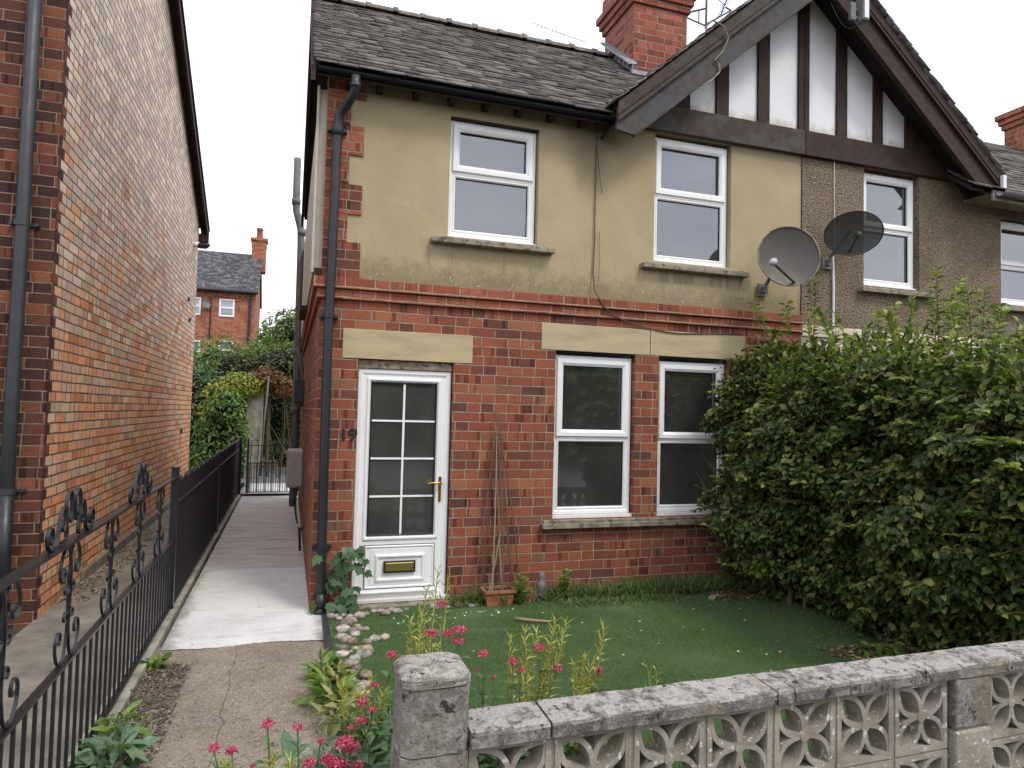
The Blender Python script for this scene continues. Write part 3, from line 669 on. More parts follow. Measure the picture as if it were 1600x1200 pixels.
hn = MB(); hn.chbox(1.046, 1.072, yb-.004, yb+.014, .775, .985, .004); hn.build('handle_plate', 'brass', door)
hn = MB(); hn.tube([(1.059, yb, .93), (1.059, yb-.045, .93), (1.045, yb-.052, .932), (1.00, yb-.052, .936), (.965, yb-.05, .934), (.945, yb-.045, .928)], [.011, .010, .010, .009, .009, .011], 10); hn.build('handle', 'brass', door, smooth=True)
st = MB(); st.chbox(.40, 1.05, yb-.035, yb+.02, .045, .066, .006); st.build('drip_bar', 'upvc', door)
st = MB(); st.chbox(.345, 1.148, yb-.06, yb+.06, -.022, .012, .006); st.build('threshold', 'upvc_old', door)
st = MB(); st.box(.30, 1.19, -.075, .10, GZ-.08, -.024); st.build('doorstep', 'sill', house, bevel=.01)
# number 19
cu = bpy.data.curves.new('num', 'FONT'); cu.body = '19'; cu.size = .135; cu.extrude = .004; cu.offset = .0018
cu.space_character = .95; to = bpy.data.objects.new('num', cu); COL.objects.link(to)
dg = bpy.context.evaluated_depsgraph_get(); me = bpy.data.meshes.new_from_object(to.evaluated_get(dg)); bpy.data.objects.remove(to)
me.transform(Matrix.Diagonal((1.15, 1, 1, 1))); me.transform(Matrix.Rotation(R(90), 4, 'X')); me.transform(Matrix.Translation((.214-XC, -.006, 1.283-GZ)))
me.materials.clear(); link('house_number', me, 'numeral', house, wloc(house))
# side cladding
mb = MB(); mb.box(-.025, XC+.005, .055, 6.6, 2.66, 4.12); mb.box(-.040, -.022, .03, .10, 2.62, 4.14)
mb.build('side_cladding', 'cream', house)
mb = MB(); mb.box(-.09, -.02, 2.2, 3.1, 2.60, 2.66); mb.build('side_sill', 'timber_dark', house)
# roof ---------------------------------------------------------------
EY, EZ, RY = -.235, 4.185, 1.85; RZ = 5.90
SL = (RZ-EZ)/(RY-EY)
ln = math.hypot(RY-EY, RZ-EZ)
def slab_roof(mb, x0, x1, ya, za, yb_, zb, th=.05):
    mb.add([(x0, ya, za-th), (x1, ya, za-th), (x1, yb_, zb-th), (x0, yb_, zb-th), (x0, ya, za), (x1, ya, za), (x1, yb_, zb), (x0, yb_, zb)],
           [(0, 3, 2, 1), (4, 5, 6, 7), (0, 1, 5, 4), (1, 2, 6, 5), (2, 3, 7, 6), (3, 0, 4, 7)])
def valley(z): return GX0-(6.20-z)/.86
GX0 = 4.72
mb = MB(); mb.prism([(-.06, EY+.05, EZ+.03), (valley(EZ), EY+.05, EZ+.03), (valley(RZ), RY, RZ-.012), (-.06, RY, RZ-.012)], (0, 0, -.05)); slab_roof(mb, -.06, PW, 4.05, 4.15, RY+.001, RZ-.012)
roof = mb.build('roof', 'soffit', house)
tile_slope('tiles', (-.085, EY, EZ), (1, 0, 0), (0, RY-EY, RZ-EZ), PW-1.0, ln, 'slate', roof, seed=3, skip=lambda a, s_: a-.085 > valley(EZ+s_*SL/math.hypot(1, SL))+.04)
tile_slope('tiles', (PW, 4.1, 4.13), (-1, 0, 0), (0, RY-4.1, RZ-4.13), PW+.085, math.hypot(2.25, RZ-4.13), 'slate', roof, gauge=.14, seed=4)
rg = MB()
x = -.09
while x < 3.9:
    x2 = x+.30; n_ = 8; dz_ = random.uniform(-.006, .006)
    prof = [(RY+.095*math.cos(a), RZ+.005+dz_+.075*math.sin(a)-.01) for a in [math.pi*i/n_ for i in range(n_+1)]]
    rg.prism([(x, y_, z_) for y_, z_ in prof], (x2-x-.006, 0, 0))
    prof = [(RY+.108*math.cos(a), RZ+.005+dz_+.092*math.sin(a)-.01) for a in [math.pi*i/n_ for i in range(n_+1)]]
    rg.prism([(x2-.04, y_, z_) for y_, z_ in prof], (.05, 0, 0)); x = x2
rg.build('ridge_tiles', 'ridge', roof)
# side verge boards
mb = MB(); mb.prism([(-.10, EY+.03, EZ-.12), (-.10, EY+.03, EZ+.005), (-.10, RY, RZ), (-.10, 4.05, 4.13), (-.10, 4.05, 4.0), (-.10, RY, RZ-.13)], (.035, 0, 0))
mb.build('verge_board', 'timber_dark', house)
# eaves: soffit, rafters, gutter
mb = MB(); mb.box(-.05, 2.42, -.17, .0, 4.205, 4.225); mb.box(-.05, 2.42, -.17, -.155, 4.13, 4.21)
mb.build('fascia', 'timber_dark', house)
mb = MB()
for i in range(7):
    xx = .42+i*.30; mb = MB(); mb.box(xx, xx+.05, -.165, .004, 4.13, 4.20); mb.build('rafter_foot', 'soffit', house)
def gutter(parent, x0, x1, y, z, r=.055, mat='blackpipe'):
    mb = MB(); n_ = 8; vs = []; fs = []
    for xx in (x0, x1):
        for rr2 in (r, r-.006):
            for i in range(n_+1): a = math.pi+math.pi*i/n_; vs.append((xx, y+rr2*math.cos(a), z+rr2*math.sin(a)))
    m_ = n_+1
    for i in range(n_): fs += [(i, i+1, 2*m_+i+1, 2*m_+i), (m_+i, 3*m_+i, 3*m_+i+1, m_+i+1), (i, m_+i, m_+i+1, i+1), (2*m_+i, 2*m_+i+1, 3*m_+i+1, 3*m_+i)]
    mb.add(vs, fs); return mb.build('gutter', mat, parent)
gutter(house, -.05, 2.47, -.205, 4.176, .029, 'gutter_black')
# downpipe
dp = MB(); pts = [(.235, -.235, 4.14), (.236, -.225, 4.05), (.228, -.205, 4.01), (.19, -.15, 3.955), (.150, -.10, 3.90), (.128, -.08, 3.86), (.122, -.078, 3.78), (.103, -.078, 2.0), (.108, -.078, 1.0), (.118, -.078, .02), (.118, -.09, -.03), (.10, -.13, -.055)]
dp.tube(pts, .037, 14)
for (x_, z_) in ((.122, 3.74), ): dp.tube([(x_, -.078, z_-.035), (x_, -.078, z_+.035)], .044, 14)
dp.tube([(.236, -.226, 4.045), (.236, -.229, 4.085)], .044, 14); dp.tube([(.116, -.078, .10), (.119, -.079, -.04)], .046, 14)
pipe = dp.build('downpipe', 'blackpipe', house, smooth=True)
for (x_, z_) in ((.121, 3.76), (.103, 2.26), (.113, .45)):
    b = MB(); b.tube([(x_, -.078, z_-.016), (x_, -.078, z_+.016)], .046, 14); b.box(x_-.075, x_+.075, -.062, -.002, z_-.012, z_+.012); b.build('bracket', 'blackpipe', pipe)
# gable on the house 19 side -------------------------------------------------
GX = 4.72
def gz_top(x): return 6.22-.86*abs(x-GX)
def gz_low(x): return 5.79-.86*abs(x-GX)
def gz_wall(x): return 5.97-.856*abs(x-4.71)
def clip_panel(mb, x0, x1, zb, y0, y1):
    xs = [x0, x1] if not (x0 < 4.71 < x1) else [x0, 4.71, x1]
    top = [(x_, y0, max(zb+.002, gz_wall(x_))) for x_ in xs]
    mb.prism([(x0, y0, zb), (x1, y0, zb)]+top[::-1], (0, y1-y0, 0))
def barge(parent, side, mat_up, mat_low):
    s = -1 if side == 'L' else 1
    xe = 2.455 if side == 'L' else 7.02
    xf = 2.63 if side == 'L' else 6.80
    def P(x_, z_, y): return (x_, y, z_)
    # lower board
    up2 = lambda x_: 6.22-.17-.86*abs(x_-GX)
    pl = [P(GX, gz_low(GX), -.33), P(xf, gz_low(xf)-.0, -.33), P(xe, gz_low(xf)+.03, -.33), P(xe, up2(xe), -.33), P(GX, up2(GX), -.33)]
    mb = MB(); mb.prism(pl, (0, .035, 0)); mb.build('barge_board', mat_low, parent, bevel=.004)
    # upper fascia with two mouldings
    mb = MB(); mb.prism([P(GX, up2(GX)-.02, -.352), P(xe, up2(xe)-.02, -.352), P(xe, gz_top(xe)-.012, -.352), P(GX, gz_top(GX)-.012, -.352)], (0, .04, 0))
    for (o1, o2, yy) in ((-.02, .012, -.364), (.035, .05, -.362)):
        mb.prism([P(GX, up2(GX)+o1, yy), P(xe, up2(xe)+o1, yy), P(xe, up2(xe)+o2, yy), P(GX, up2(GX)+o2, yy)], (0, .02, 0))
    # bottom bead
    mb.prism([P(GX, gz_low(GX)-.012, -.338), P(xf, gz_low(xf)-.012, -.338), P(xf, gz_low(xf)+.012, -.338), P(GX, gz_low(GX)+.012, -.338)], (0, .05, 0))
    mb.build('barge_fascia', mat_up, parent, bevel=.003)
    # soffit boards on the underside of the overhang
    mb = MB(); mb.prism([P(GX, gz_wall(GX)+.01, -.295), P(xe, gz_wall(xe)+.01, -.295), P(xe, gz_wall(xe)+.04, -.295), P(GX, gz_wall(GX)+.04, -.295)], (0, .30, 0))
    mb.build('gable_soffit', 'soffit', parent)
    # roof deck and tiles
    a = Vector((xe-s*0, -.36, gz_top(xe))); top = Vector((GX, -.36, gz_top(GX)))
    mb = MB(); mb.prism([P(GX, gz_top(GX)-.01, -.34), P(xe, gz_top(xe)-.01, -.34), P(xe, gz_top(xe)-.06, -.34), P(GX, gz_top(GX)-.06, -.34)], (0, 4.2, 0))
    rf = mb.build('gable_roof', 'soffit', parent)
    u_ = (GX-xe, 0, gz_top(GX)-gz_top(xe))
    Lr = math.hypot(u_[0], u_[2])+.02
    if side == 'R': tile_slope('tiles', (xe+.04, -.385, gz_top(xe)-.035), (0, 1, 0), u_, 4.2, Lr, 'slate', rf, seed=11, gauge=.11)
    else: tile_slope('tiles', (xe-.04, 3.8, gz_top(xe)-.035), (0, -1, 0), u_, 4.185, Lr, 'slate', rf, seed=12, gauge=.11)
barge(house, 'L', 'timber_weathered', 'timber_grey')
mb = MB()
clip_panel(mb, 2.95, PW, 4.40, -.004, .03); mb.build('gable_panel', 'panel_white', house)
mb = MB(); mb.box(2.90, PW, -.055, .0, 4.215, 4.465)
o = mb.build('gable_beam', 'timber_weathered', house, bevel=.005)
mb = MB(); clip_panel(mb, 2.7, 3.375, 4.466, -.03, -.004); mb.build('gable_infill', 'timber_dark', house)
for (a, b) in ((3.668, 3.808), (4.150, 4.285), (4.640, 4.7055)):
    mb = MB(); clip_panel(mb, a, b, 4.466, -.034, -.004); mb.build('stud', 'timber_dark', house, bevel=.003)
# chimney
ch = MB(); ch.box(3.45, 4.15, 1.285, 2.05, 5.0, 6.30)
for i, dx in enumerate((.03, .06, .09)): ch.box(3.45-dx, 4.15+dx, 1.285-dx, 2.05+dx, 6.30+i*.08, 6.378+i*.08)
ch.box(3.42, 4.18, 1.255, 2.08, 6.54, 6.75)
chim = ch.build('chimney', 'brick_chimney', house, bevel=.003)
fl = MB(); fl.box(3.42, 4.2, 1.262, 1.284, 5.25, 5.50)
for i in range(7):
    yy = 1.28+i*.10; zz = EZ+SL*(yy-EY)
    fl.prism([(3.438, yy, zz-.1), (3.438, yy+.115, zz-.02), (3.438, yy+.105, zz+.12+.02), (3.438, yy+.05, zz+.125), (3.438, yy, zz+.14)], (.011, 0, 0))
fl.prism([(3.40, 1.22, 5.34), (4.2, 1.22, 5.34), (4.2, 1.285, 5.42), (3.40, 1.285, 5.42)], (0, 0, .02))
fl.prism([(3.34, 1.20, EZ+SL*1.6+.015), (3.45, 1.20, EZ+SL*1.6+.03), (3.45, 1.95, EZ+SL*2.35+.03), (3.34, 1.95, EZ+SL*2.35+.015)], (0, 0, .02))
fl.build('flashing', 'lead', chim)
for xx in (3.65, 3.95):
    p_ = MB(); p_.lathe([(.10, 0), (.085, .25), (.10, .27), (.09, .30), (.07, .30), (.06, .05)], (xx, 1.66, 6.75), 16); p_.build('chimney_pot', 'terracotta', chim, smooth=True)

# ================================================================== NEIGHBOUR HOUSE
XN = 12.5
nb = thing('attached_house', 'pebbledashed attached neighbour house with dark timber gable half', 'house', (PW, 0, GZ))
UN = [(5.500, 6.264, 2.960, 4.215), (7.478, 8.40, 2.905, 3.90)]
GN = [(5.55, 6.3, .6, 2.05), (7.4, 8.2, .6, 2.05)]
mb = MB(); wall_front(mb, PW, XN, GZ-.1, 2.50, GN, -.004, .10); mb.box(PW, XN, -.03, -.004, 2.38, 2.47); mb.build('wall', 'creamwall', nb)
mb = MB(); wall_front(mb, PW, XN, 2.50, 4.28, UN, -.008, .10)
mb.add([(PW, -.008, 4.28), (6.9, -.008, 4.28), (PW, -.008, 6.0)], [(0, 1, 2)])
mb.box(XN-.1, XN, .0, 4, GZ, 4.2); mb.build('render_coat', 'pebbledash', nb)
for o_ in UN+GN:
    mb = MB(); inner_reveal(mb, *o_); mb.build('inner_reveal', 'plaster', nb)
mb = MB(); room(mb, PW+.1, XN-.2, .27, 3, GZ, 2.4, GN); room(mb, PW+.1, XN-.2, .27, 3, 2.6, 4.2, UN); mb.build('rooms', 'room_up', nb)
window(nb, 5.508, 6.256, 2.985, 4.185, 3.60, trickle=True); window(nb, 7.486, 8.39, 2.93, 3.885, 3.37, trickle=True)
for o_ in GN: window(nb, o_[0]+.006, o_[1]-.006, o_[2]+.03, o_[3]-.006, 1.3)
for (a, b, zt) in ((5.42, 6.46, 2.935), (7.38, 8.5, 2.88)):
    mb = MB(); mb.box(a, b, -.085, .045, zt-.055, zt-.012); mb.box(a+.04, b-.04, -.055, .05, zt-.014, zt+.004); mb.build('sill', 'sill', nb, bevel=.006)
mb = MB(); mb.box(7.52, 7.68, .30, .33, 2.95, 3.85); mb.box(7.75, 7.9, .30, .33, 2.95, 3.85); mb.build('curtain', 'plaster', nb)
barge(nb, 'R', 'timber_dark', 'timber_dark')
mb = MB(); clip_panel(mb, PW, 6.06, 4.40, -.012, .03); mb.build('gable_panel', 'panel_white', nb)
mb = MB(); clip_panel(mb, 6.06, 6.62, 4.40, -.012, .03); mb.build('gable_infill', 'timber_weathered', nb)
mb = MB(); mb.box(PW, 6.66, -.063, -.0, 4.21, 4.465); mb.build('gable_beam', 'timber_dark', nb, bevel=.005)
for (a, b) in ((4.7065, 4.765), (5.118, 5.250), (5.605, 5.725), (6.04, 6.215)):
    mb = MB(); clip_panel(mb, a, b, 4.466, -.040, -.012); mb.build('stud', 'timber_dark', nb, bevel=.003)
mb = MB(); slab_roof(mb, 6.6, XN+.1, -.33, 4.06, 1.85, 5.78); slab_roof(mb, 6.6, XN+.1, 4.05, 4.06, 1.851, 5.78)
rf2 = mb.build('roof', 'soffit', nb)
tile_slope('tiles', (6.6, -.38, 4.03), (1, 0, 0), (0, 2.23, 1.76), 6.0, 2.84, 'slate', rf2, seed=21, gauge=.12, tw=.25)
mb = MB(); mb.box(6.9, XN, -.33, 0, 4.0, 4.02); mb.box(6.9, XN, -.35, -.33, 3.93, 4.04); mb.build('fascia', 'sill', nb)
gutter(nb, 6.93, XN, -.41, 4.015, .055, 'greypipe')
mb = MB(); mb.box(6.99, 7.035, -.40, -.365, 4.06, 4.20); mb.build('gutter_end', 'white', nb)
ch = MB(); ch.box(10.38, 11.2, 1.3, 2.05, 5.3, 6.16)
for i, dx in enumerate((.03, .06, .09)): ch.box(10.38-dx, 11.2+dx, 1.3-dx, 2.05+dx, 6.16+i*.08, 6.238+i*.08)
ch.build('chimney', 'brick_chimney', nb)
mb = MB(); mb.tube([(5.085, -.03, 2.50), (5.09, -.03, 2.9), (5.075, -.03, 3.26)], .012, 8); mb.tube([(5.095, -.026, 4.30), (5.10, -.026, 3.9), (5.105, -.026, 3.3)], .003, 6)
mb.build('conduit', 'white', nb)

# ------------------------------------------------------------------ cables, dishes, fittings
mb = MB(); mb.tube([(2.41, -.012, 4.28), (2.412, -.012, 3.9), (2.407, -.012, 3.5), (2.41, -.012, 3.1), (2.40, -.012, 2.80), (2.405, -.05, 2.64), (2.44, -.068, 2.58), (2.50, -.066, 2.50), (2.62, -.04, 2.43), (2.78, -.02, 2.385), (2.95, -.012, 2.35), (3.15, -.014, 2.325), (3.30, -.014, 2.318), (3.45, -.012, 2.325), (3.60, -.012, 2.335), (4.0, -.012, 2.352)], .006, 6)
tag(mb.build('cable', 'cable'), 'thin brown cable running down the khaki render to the brick band', 'cable')
mb = MB(); mb.tube([(2.42, -.012, 3.95), (2.445, -.02, 3.7), (2.475, -.015, 3.55)], .003, 5); mb.tube([(2.455, -.012, 3.2), (2.46, -.015, 2.9), (2.455, -.012, 2.75)], .002, 5)
tag(mb.build('loose_wire', 'cable'), 'short loose thin wire dangling beside the long brown cable', 'wire')
mb = MB(); mb.tube([(3.30, -.37, 5.075), (3.36, -.40, 5.14), (3.47, -.40, 5.11), (3.54, -.39, 5.02), (3.50, -.37, 4.90), (3.42, -.35, 4.80), (3.47, -.35, 4.78), (3.47, -.36, 4.70), (3.38, -.36, 4.60), (3.30, -.345, 4.55)], .008, 6)
tag(mb.build('hanging_wire', 'mortar'), 'grey loop of old wire hanging over the left barge board', 'wire')
def dish(c, rad, normal, label, mat, arm_end, wall_pt, squash=1., lnbmat='lnb', roll=0):
    t = thing('satellite_dish', label, 'satellite dish', wall_pt)
    n_ = Vector(normal).normalized(); xa = n_.cross(Vector((0, 0, 1))).normalized(); ya = xa.cross(n_)
    if roll: q_ = Matrix.Rotation(roll, 3, n_); xa = q_ @ xa; ya = q_ @ ya
    M3 = Matrix((xa, ya*squash, n_)).transposed()
    prof = [(rad*i/10, .16*rad*((i/10)**2)-.16*rad) for i in range(0, 11)]; prof[0] = (.001, -.16*rad)
    mb = MB(); mb.lathe(prof+[(rad*1.015, .004), (rad*1.015, -.008), (rad*.99, -.012)]+[(rad*i/10, .16*rad*((i/10)**2)-.16*rad-.008) for i in range(9, 0, -1)], c, 48, M3)
    refl = mb.build('reflector', mat, t, smooth=True)
    mb = MB(); mb.lathe([(rad*.985, -.006), (rad*.985, .006), (rad*1.02, .006), (rad*1.02, -.010)], c, 48, M3); mb.build('rim', 'sill' if mat == 'dish' else 'dish_arm', t, smooth=True)
    a0 = Vector(c)+M3 @ Vector((0, -rad*.92, -.03)); ae = Vector(arm_end)
    mb = MB(); mb.tube([a0, a0.lerp(ae, .5), ae], .011, 8); mb.build('arm', 'dish_arm', t)
    d_ = (Vector(c)-ae).normalized()
    mb = MB(); mb.tube([ae-d_*.03, ae+d_*.0, ae+d_*.05, ae+d_*.07], [.022, .03, .034, .026], 12); mb.build('receiver', lnbmat, t, smooth=True)
    b0 = Vector(c)-n_*(.16*rad+.01); wp = Vector(wall_pt)
    mb = MB(); mb.tube([b0, b0-n_*.06, Vector((b0.x, (b0.y+wp.y)/2-.03, b0.z-.06)), Vector((wp.x, wp.y-.07, wp.z+.05)), Vector((wp.x, wp.y-.06, wp.z))], .018, 8)
    mb.box(wp.x-.055, wp.x+.055, wp.y-.025, wp.y-.002, wp.z-.06, wp.z+.06); mb.box(wp.x-.02, wp.x+.02, wp.y-.07, wp.y-.02, wp.z-.03, wp.z+.03); mb.build('bracket', 'greypipe', t)
    return t
dish((4.205, -.42, 3.055), .285, (-.34, -1, .10), 'round brown grey satellite dish beside the khaki wall edge', 'dish', (3.79, -.70, 2.90), (4.225, -.01, 2.80), roll=R(14))
dish((5.04, -.34, 3.375), .272, (-.42, -.9, -.55), 'tilted dark mesh satellite dish on the pebbledash wall', 'dish_mesh', (4.86, -.58, 3.285), (5.0, -.01, 3.14), squash=.80, lnbmat='dish_arm')
t = thing('floodlight', 'grey floodlight bracket near the peak of the timber gable', 'light', (4.98, -.36, 5.42))
mb = MB(); mb.box(4.87, 4.93, -.47, -.44, 5.43, 5.60); mb.box(4.90, 5.0, -.46, -.45, 5.45, 5.48); mb.box(4.90, 5.0, -.46, -.45, 5.53, 5.56); mb.build('bracket', 'greypipe', t)
mb = MB(); mb.box(4.97, 5.05, -.52, -.42, 5.42, 5.68); mb.build('lamp_body', 'greypipe', t, bevel=.01)
mb = MB(); mb.box(4.985, 5.035, -.525, -.521, 5.44, 5.66); mb.build('lens', 'white', t)
mb = MB(); mb.tube(curve((4.99, -.45, 5.42), (4.73, -.36, 5.62), (0, 0, -.14)), .003, 5); mb.build('lead', 'blackpipe', t)
t = thing('tv_aerial', 'black television aerial fixed to the right of the chimney', 'aerial', (4.15, 1.3, 6.3))
mb = MB(); mb.tube([(4.10, 1.28, 6.30), (4.36, 1.2, 6.375)], .012, 6); mb.tube([(4.15, 1.28, 6.26), (4.34, 1.2, 6.16)], .01, 6); mb.tube([(4.36, 1.2, 6.58), (4.355, 1.2, 6.13)], .014, 6); mb.tube([(4.27, 1.22, 6.34), (4.27, 1.22, 6.18)], .008, 6); mb.build('mast', 'aerial', t)
mb = MB(); mb.tube([(4.34, 1.2, 6.17), (4.70, 1.2, 6.42)], .010, 6); mb.tube([(4.70, 1.2, 6.42), (4.63, 1.2, 6.44)], .01, 6)
mb.tube([(4.56, 1.2, 6.34), (4.66, 1.2, 6.60)], .008, 6); mb.tube([(4.42, 1.2, 6.58), (4.60, 1.2, 6.47)], .005, 6)
for i in range(4): mb.tube([(4.55+i*.03, 1.1, 6.34+i*.06), (4.55+i*.03, 1.3, 6.34+i*.06)], .004, 5)
mb.build('elements', 'aerial', t)
t = thing('yagi_aerial', 'thin distant aerial just left of the big chimney against the sky', 'aerial', (3.30, 2.3, 5.9))
mb = MB(); mb.tube([(3.0, 2.2, 6.30), (2.60, 2.2, 6.36), (2.52, 2.2, 6.38)], .003, 5); mb.tube([(3.0, 2.2, 6.30), (3.30, 2.3, 6.33)], .004, 5); mb.build('boom', 'aerial', t)
mb = MB()
for i in range(9): mb.tube([(2.55+i*.05, 2.2, 6.345-.006*i+.025), (2.55+i*.05, 2.2, 6.345-.006*i-.01)], .004, 5)
mb.build('elements', 'aerial', t)
# meter box, soil pipe, side fittings
t = thing('meter_box', 'beige meter box on the side wall of the alley', 'meter box', (XC, 3.7, .5))
mb = MB(); mb.box(-.17, XC+.002, 3.62, 4.05, .50, .985); mb.build('box', 'meter', t, bevel=.035)
mb = MB(); mb.tube(curve((-.02, 3.60, .52), (-.01, 3.60, .05), (-.03, 0, 0)), .012, 6); mb.build('gas_pipe', 'blackpipe', t)
t = thing('soil_pipe', 'grey soil pipe rising up the side wall past the eaves', 'pipe', (-.06, 6.0, GZ))
mb = MB(); mb.tube([(-.055, 6, GZ), (-.062, 6, 2.0), (-.075, 6, 4.2), (-.085, 6, 4.45), (-.13, 6.0, 4.62), (-.165, 6, 4.75), (-.175, 6, 4.95), (-.178, 6, 5.62)], .058, 12); mb.build('pipe', 'greypipe', t, smooth=True)
for z_ in (2.45, 4.4, 4.9, 1.5):
    mb = MB(); xx = -.066 if z_ < 4.5 else -.175; mb.tube([(xx, 6, z_-.05), (xx, 6, z_+.05)], .070, 12); mb.build('collar', 'greypipe', t, smooth=True)
mb = MB(); mb.tube([(.03, 5.9, 2.0), (-.02, 5.9, 2.35), (-.06, 5.95, 2.45)], .03, 8); mb.box(-.10, XC, 5.3, 5.5, 1.55, 1.80); mb.build('branch', 'greypipe', t)
mb = MB(); mb.box(-.10, XC, 4.9, 5.25, 1.62, 1.95); tag(mb.build('vent_cowl', 'darkgreypipe', bevel=.01), 'dark square vent cowl on the side wall above the meter box', 'vent')
mb = MB(); mb.tube([(-.0, 2.1, .0), (-.015, 2.1, .25)], .014, 8); mb.tube([(-.0, 2.1, .22), (.04, 2.1, .26)], .012, 8)
tag(mb.build('standpipe', 'black'), 'short black pipe stub low on the side wall', 'pipe')

# ================================================================== LEFT HOUSE
XL = -1.88
lh = thing('tall_house', 'tall orange brick neighbour house with dark red front corner', 'house', (XL, .27, GZ))
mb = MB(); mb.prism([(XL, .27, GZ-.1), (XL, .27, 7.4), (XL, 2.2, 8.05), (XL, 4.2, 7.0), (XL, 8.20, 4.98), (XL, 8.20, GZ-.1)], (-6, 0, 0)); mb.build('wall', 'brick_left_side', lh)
mb = MB(); mb.box(-7.8, XL+.002, .262, .27, GZ-.1, 7.4)
mb.build('front_wall', 'brick_left_front', lh)
# toothed dark corner returning on to the side wall
mb = MB(); z = GZ-.05; i = 0; hh = .0805
z = math.ceil((GZ-.1)/hh)*hh
while z < 6.9:
    wd = .11 if i % 2 else .045
    mb.box(XL-.0, XL+.004, .262, .27+wd+random.uniform(-.006, .006), z+.004, z+hh-.004); z += hh; i += 1
mb.build('corner_bricks', 'brick_quoin', lh)
mb = MB(); mb.box(XL+.0, XL+.035, 1.4, 8.2, GZ-.05, GZ+.10); mb.build('plinth', 'passage', lh, bevel=.01)
v0, v1 = Vector((0, 4.0, 7.09)), Vector((0, 8.35, 4.90))
mb = MB(); mb.prism([(XL+.14, 2.0, 8.05), (XL+.14, 8.40, 4.86), (XL+.14, 8.40, 4.72), (XL+.14, 2.0, 7.90)], (-.03, 0, 0))
mb.prism([(XL+.16, 2.0, 8.10), (XL+.16, 8.45, 4.90), (XL+.16, 8.45, 4.84), (XL+.16, 2.0, 8.04)], (-.16, 0, 0)); mb.build('verge_board', 'timber_dark', lh)
mb = MB(); mb.prism([(XL+.10, 2.1, 8.12), (XL+.10, 8.42, 4.95), (XL+.10, 8.42, 4.88), (XL+.10, 2.1, 8.05)], (-6.4, 0, 0)); mb.prism([(XL+.1, 2.1, 8.1), (XL+.1, .0, 7.0), (XL+.1, .0, 7.08), (XL+.1, 2.1, 8.2)], (-6.4, 0, 0)); mb.build('roof', 'slate_blue', lh)
mb = MB(); mb.box(XL+.02, XL+.15, 8.32, 8.46, 4.62, 4.84); mb.box(XL-.1, XL+.08, 8.22, 8.36, 4.60, 4.74); mb.build('eaves_bracket', 'timber_dark', lh)
dp = MB(); dp.tube([(-2.065, .19, 7.2), (-2.065, .19, 2.8), (-2.07, .19, 1.6), (-2.075, .19, -.05)], .045, 16)
lp_ = dp.build('downpipe', 'darkgreypipe', lh, smooth=True)
dp = MB(); dp.tube([(-2.0705, .19, .87), (-2.075, .19, -.05)], .050, 16); dp.build('lower_pipe', 'blackpipe', lp_, smooth=True)
for z_ in (2.83, .88):
    b = MB(); b.tube([(-2.069, .19, z_-.022), (-2.069, .19, z_+.022)], .052, 16); b.box(-2.15, -1.97, .245, .262, z_-.012, z_+.012)
    b.tube([(-1.985, .25, z_), (-1.985, .215, z_)], .012, 8); b.tube([(-2.15, .25, z_), (-2.15, .215, z_)], .012, 8); b.build('bracket', 'darkgreypipe', lp_)
t = thing('security_camera', 'small black and white security camera on the orange brick gable', 'camera', (XL, 7.6, 4.38))
mb = MB(); mb.tube([(XL, 7.6, 4.39), (XL+.09, 7.6, 4.39)], .05, 12); mb.build('mount', 'white', t, smooth=True)
mb = MB(); mb.tube([(XL+.09, 7.6, 4.38), (XL+.20, 7.55, 4.37), (XL+.26, 7.5, 4.38)], [.055, .055, .03], 12); mb.build('camera_body', 'black', t, smooth=True)
mb = MB()
for (y_, z_) in ((7.2, 3.35), (7.4, 3.02), (7.0, 1.1)): mb.tube([(XL-.01, y_, z_), (XL+.03, y_, z_)], .04, 8)
mb.build('vent_hole', 'black', lh)

# ================================================================== FAR HOUSE
fh = thing('distant_house', 'distant red brick house with grey slate roof beyond the alley', 'house', (-4.5, 25, GZ))
X1 = -1.66
mb = MB(); FW = [(-3.07, -2.47, 5.24, 5.98), (-3.05, -2.44, 3.45, 4.24), (-4.35, -3.76, 5.24, 5.98), (-4.35, -3.72, 3.2, 4.20)]
wall_front(mb, -9, X1, GZ, 6.35, FW, 25, .1)
mb.add([(X1, 25, GZ), (X1, 29.5, GZ), (X1, 29.5, 6.35), (X1, 27.2, 8.35), (X1, 25, 6.35)], [(0, 1, 2, 3, 4)]); mb.build('wall', 'brick_far', fh)
mb = MB(); mb.box(-9, X1+.02, 24.95, 25, 6.14, 6.22); mb.box(-9, X1+.02, 24.92, 25, 6.24, 6.34)
for i in range(30): mb.box(X1-.12-i*.22, X1-.0-i*.22, 24.93, 24.99, 6.05, 6.13)
mb.build('corbel', 'brick_far', fh)
tile_slope('roof', (-9, 24.8, 6.30), (1, 0, 0), (0, 2.4, 2.1), 9+X1+.12, 3.15, 'slate_blue', fh, gauge=.115, tw=.16, seed=31, jit=.3)
mb = MB(); slab_roof(mb, -9, X1+.08, 24.85, 6.33, 27.2, 8.38, .05); slab_roof(mb, -9, X1+.08, 29.6, 6.33, 27.2, 8.38, .05); mb.build('roof_deck', 'soffit', fh)
mb = MB(); mb.tube([(-9, 24.77, 6.30), (X1+.1, 24.77, 6.30)], .07, 8); mb.tube([(-1.86, 24.93, 6.2), (-1.88, 24.93, 2)], .05, 8); mb.tube([(-3.38, 24.93, 6.0), (-3.38, 24.93, 2)], .025, 6); mb.build('gutter', 'black', fh)
mb = MB(); mb.box(-2.00, -1.40, 26.9, 27.55, 7.6, 9.0); mb.box(-2.06, -1.34, 26.84, 27.6, 9.0, 9.12); mb.box(-2.02, -1.38, 26.88, 27.57, 8.78, 8.84)
mb.build('chimney', 'brick_far', fh)
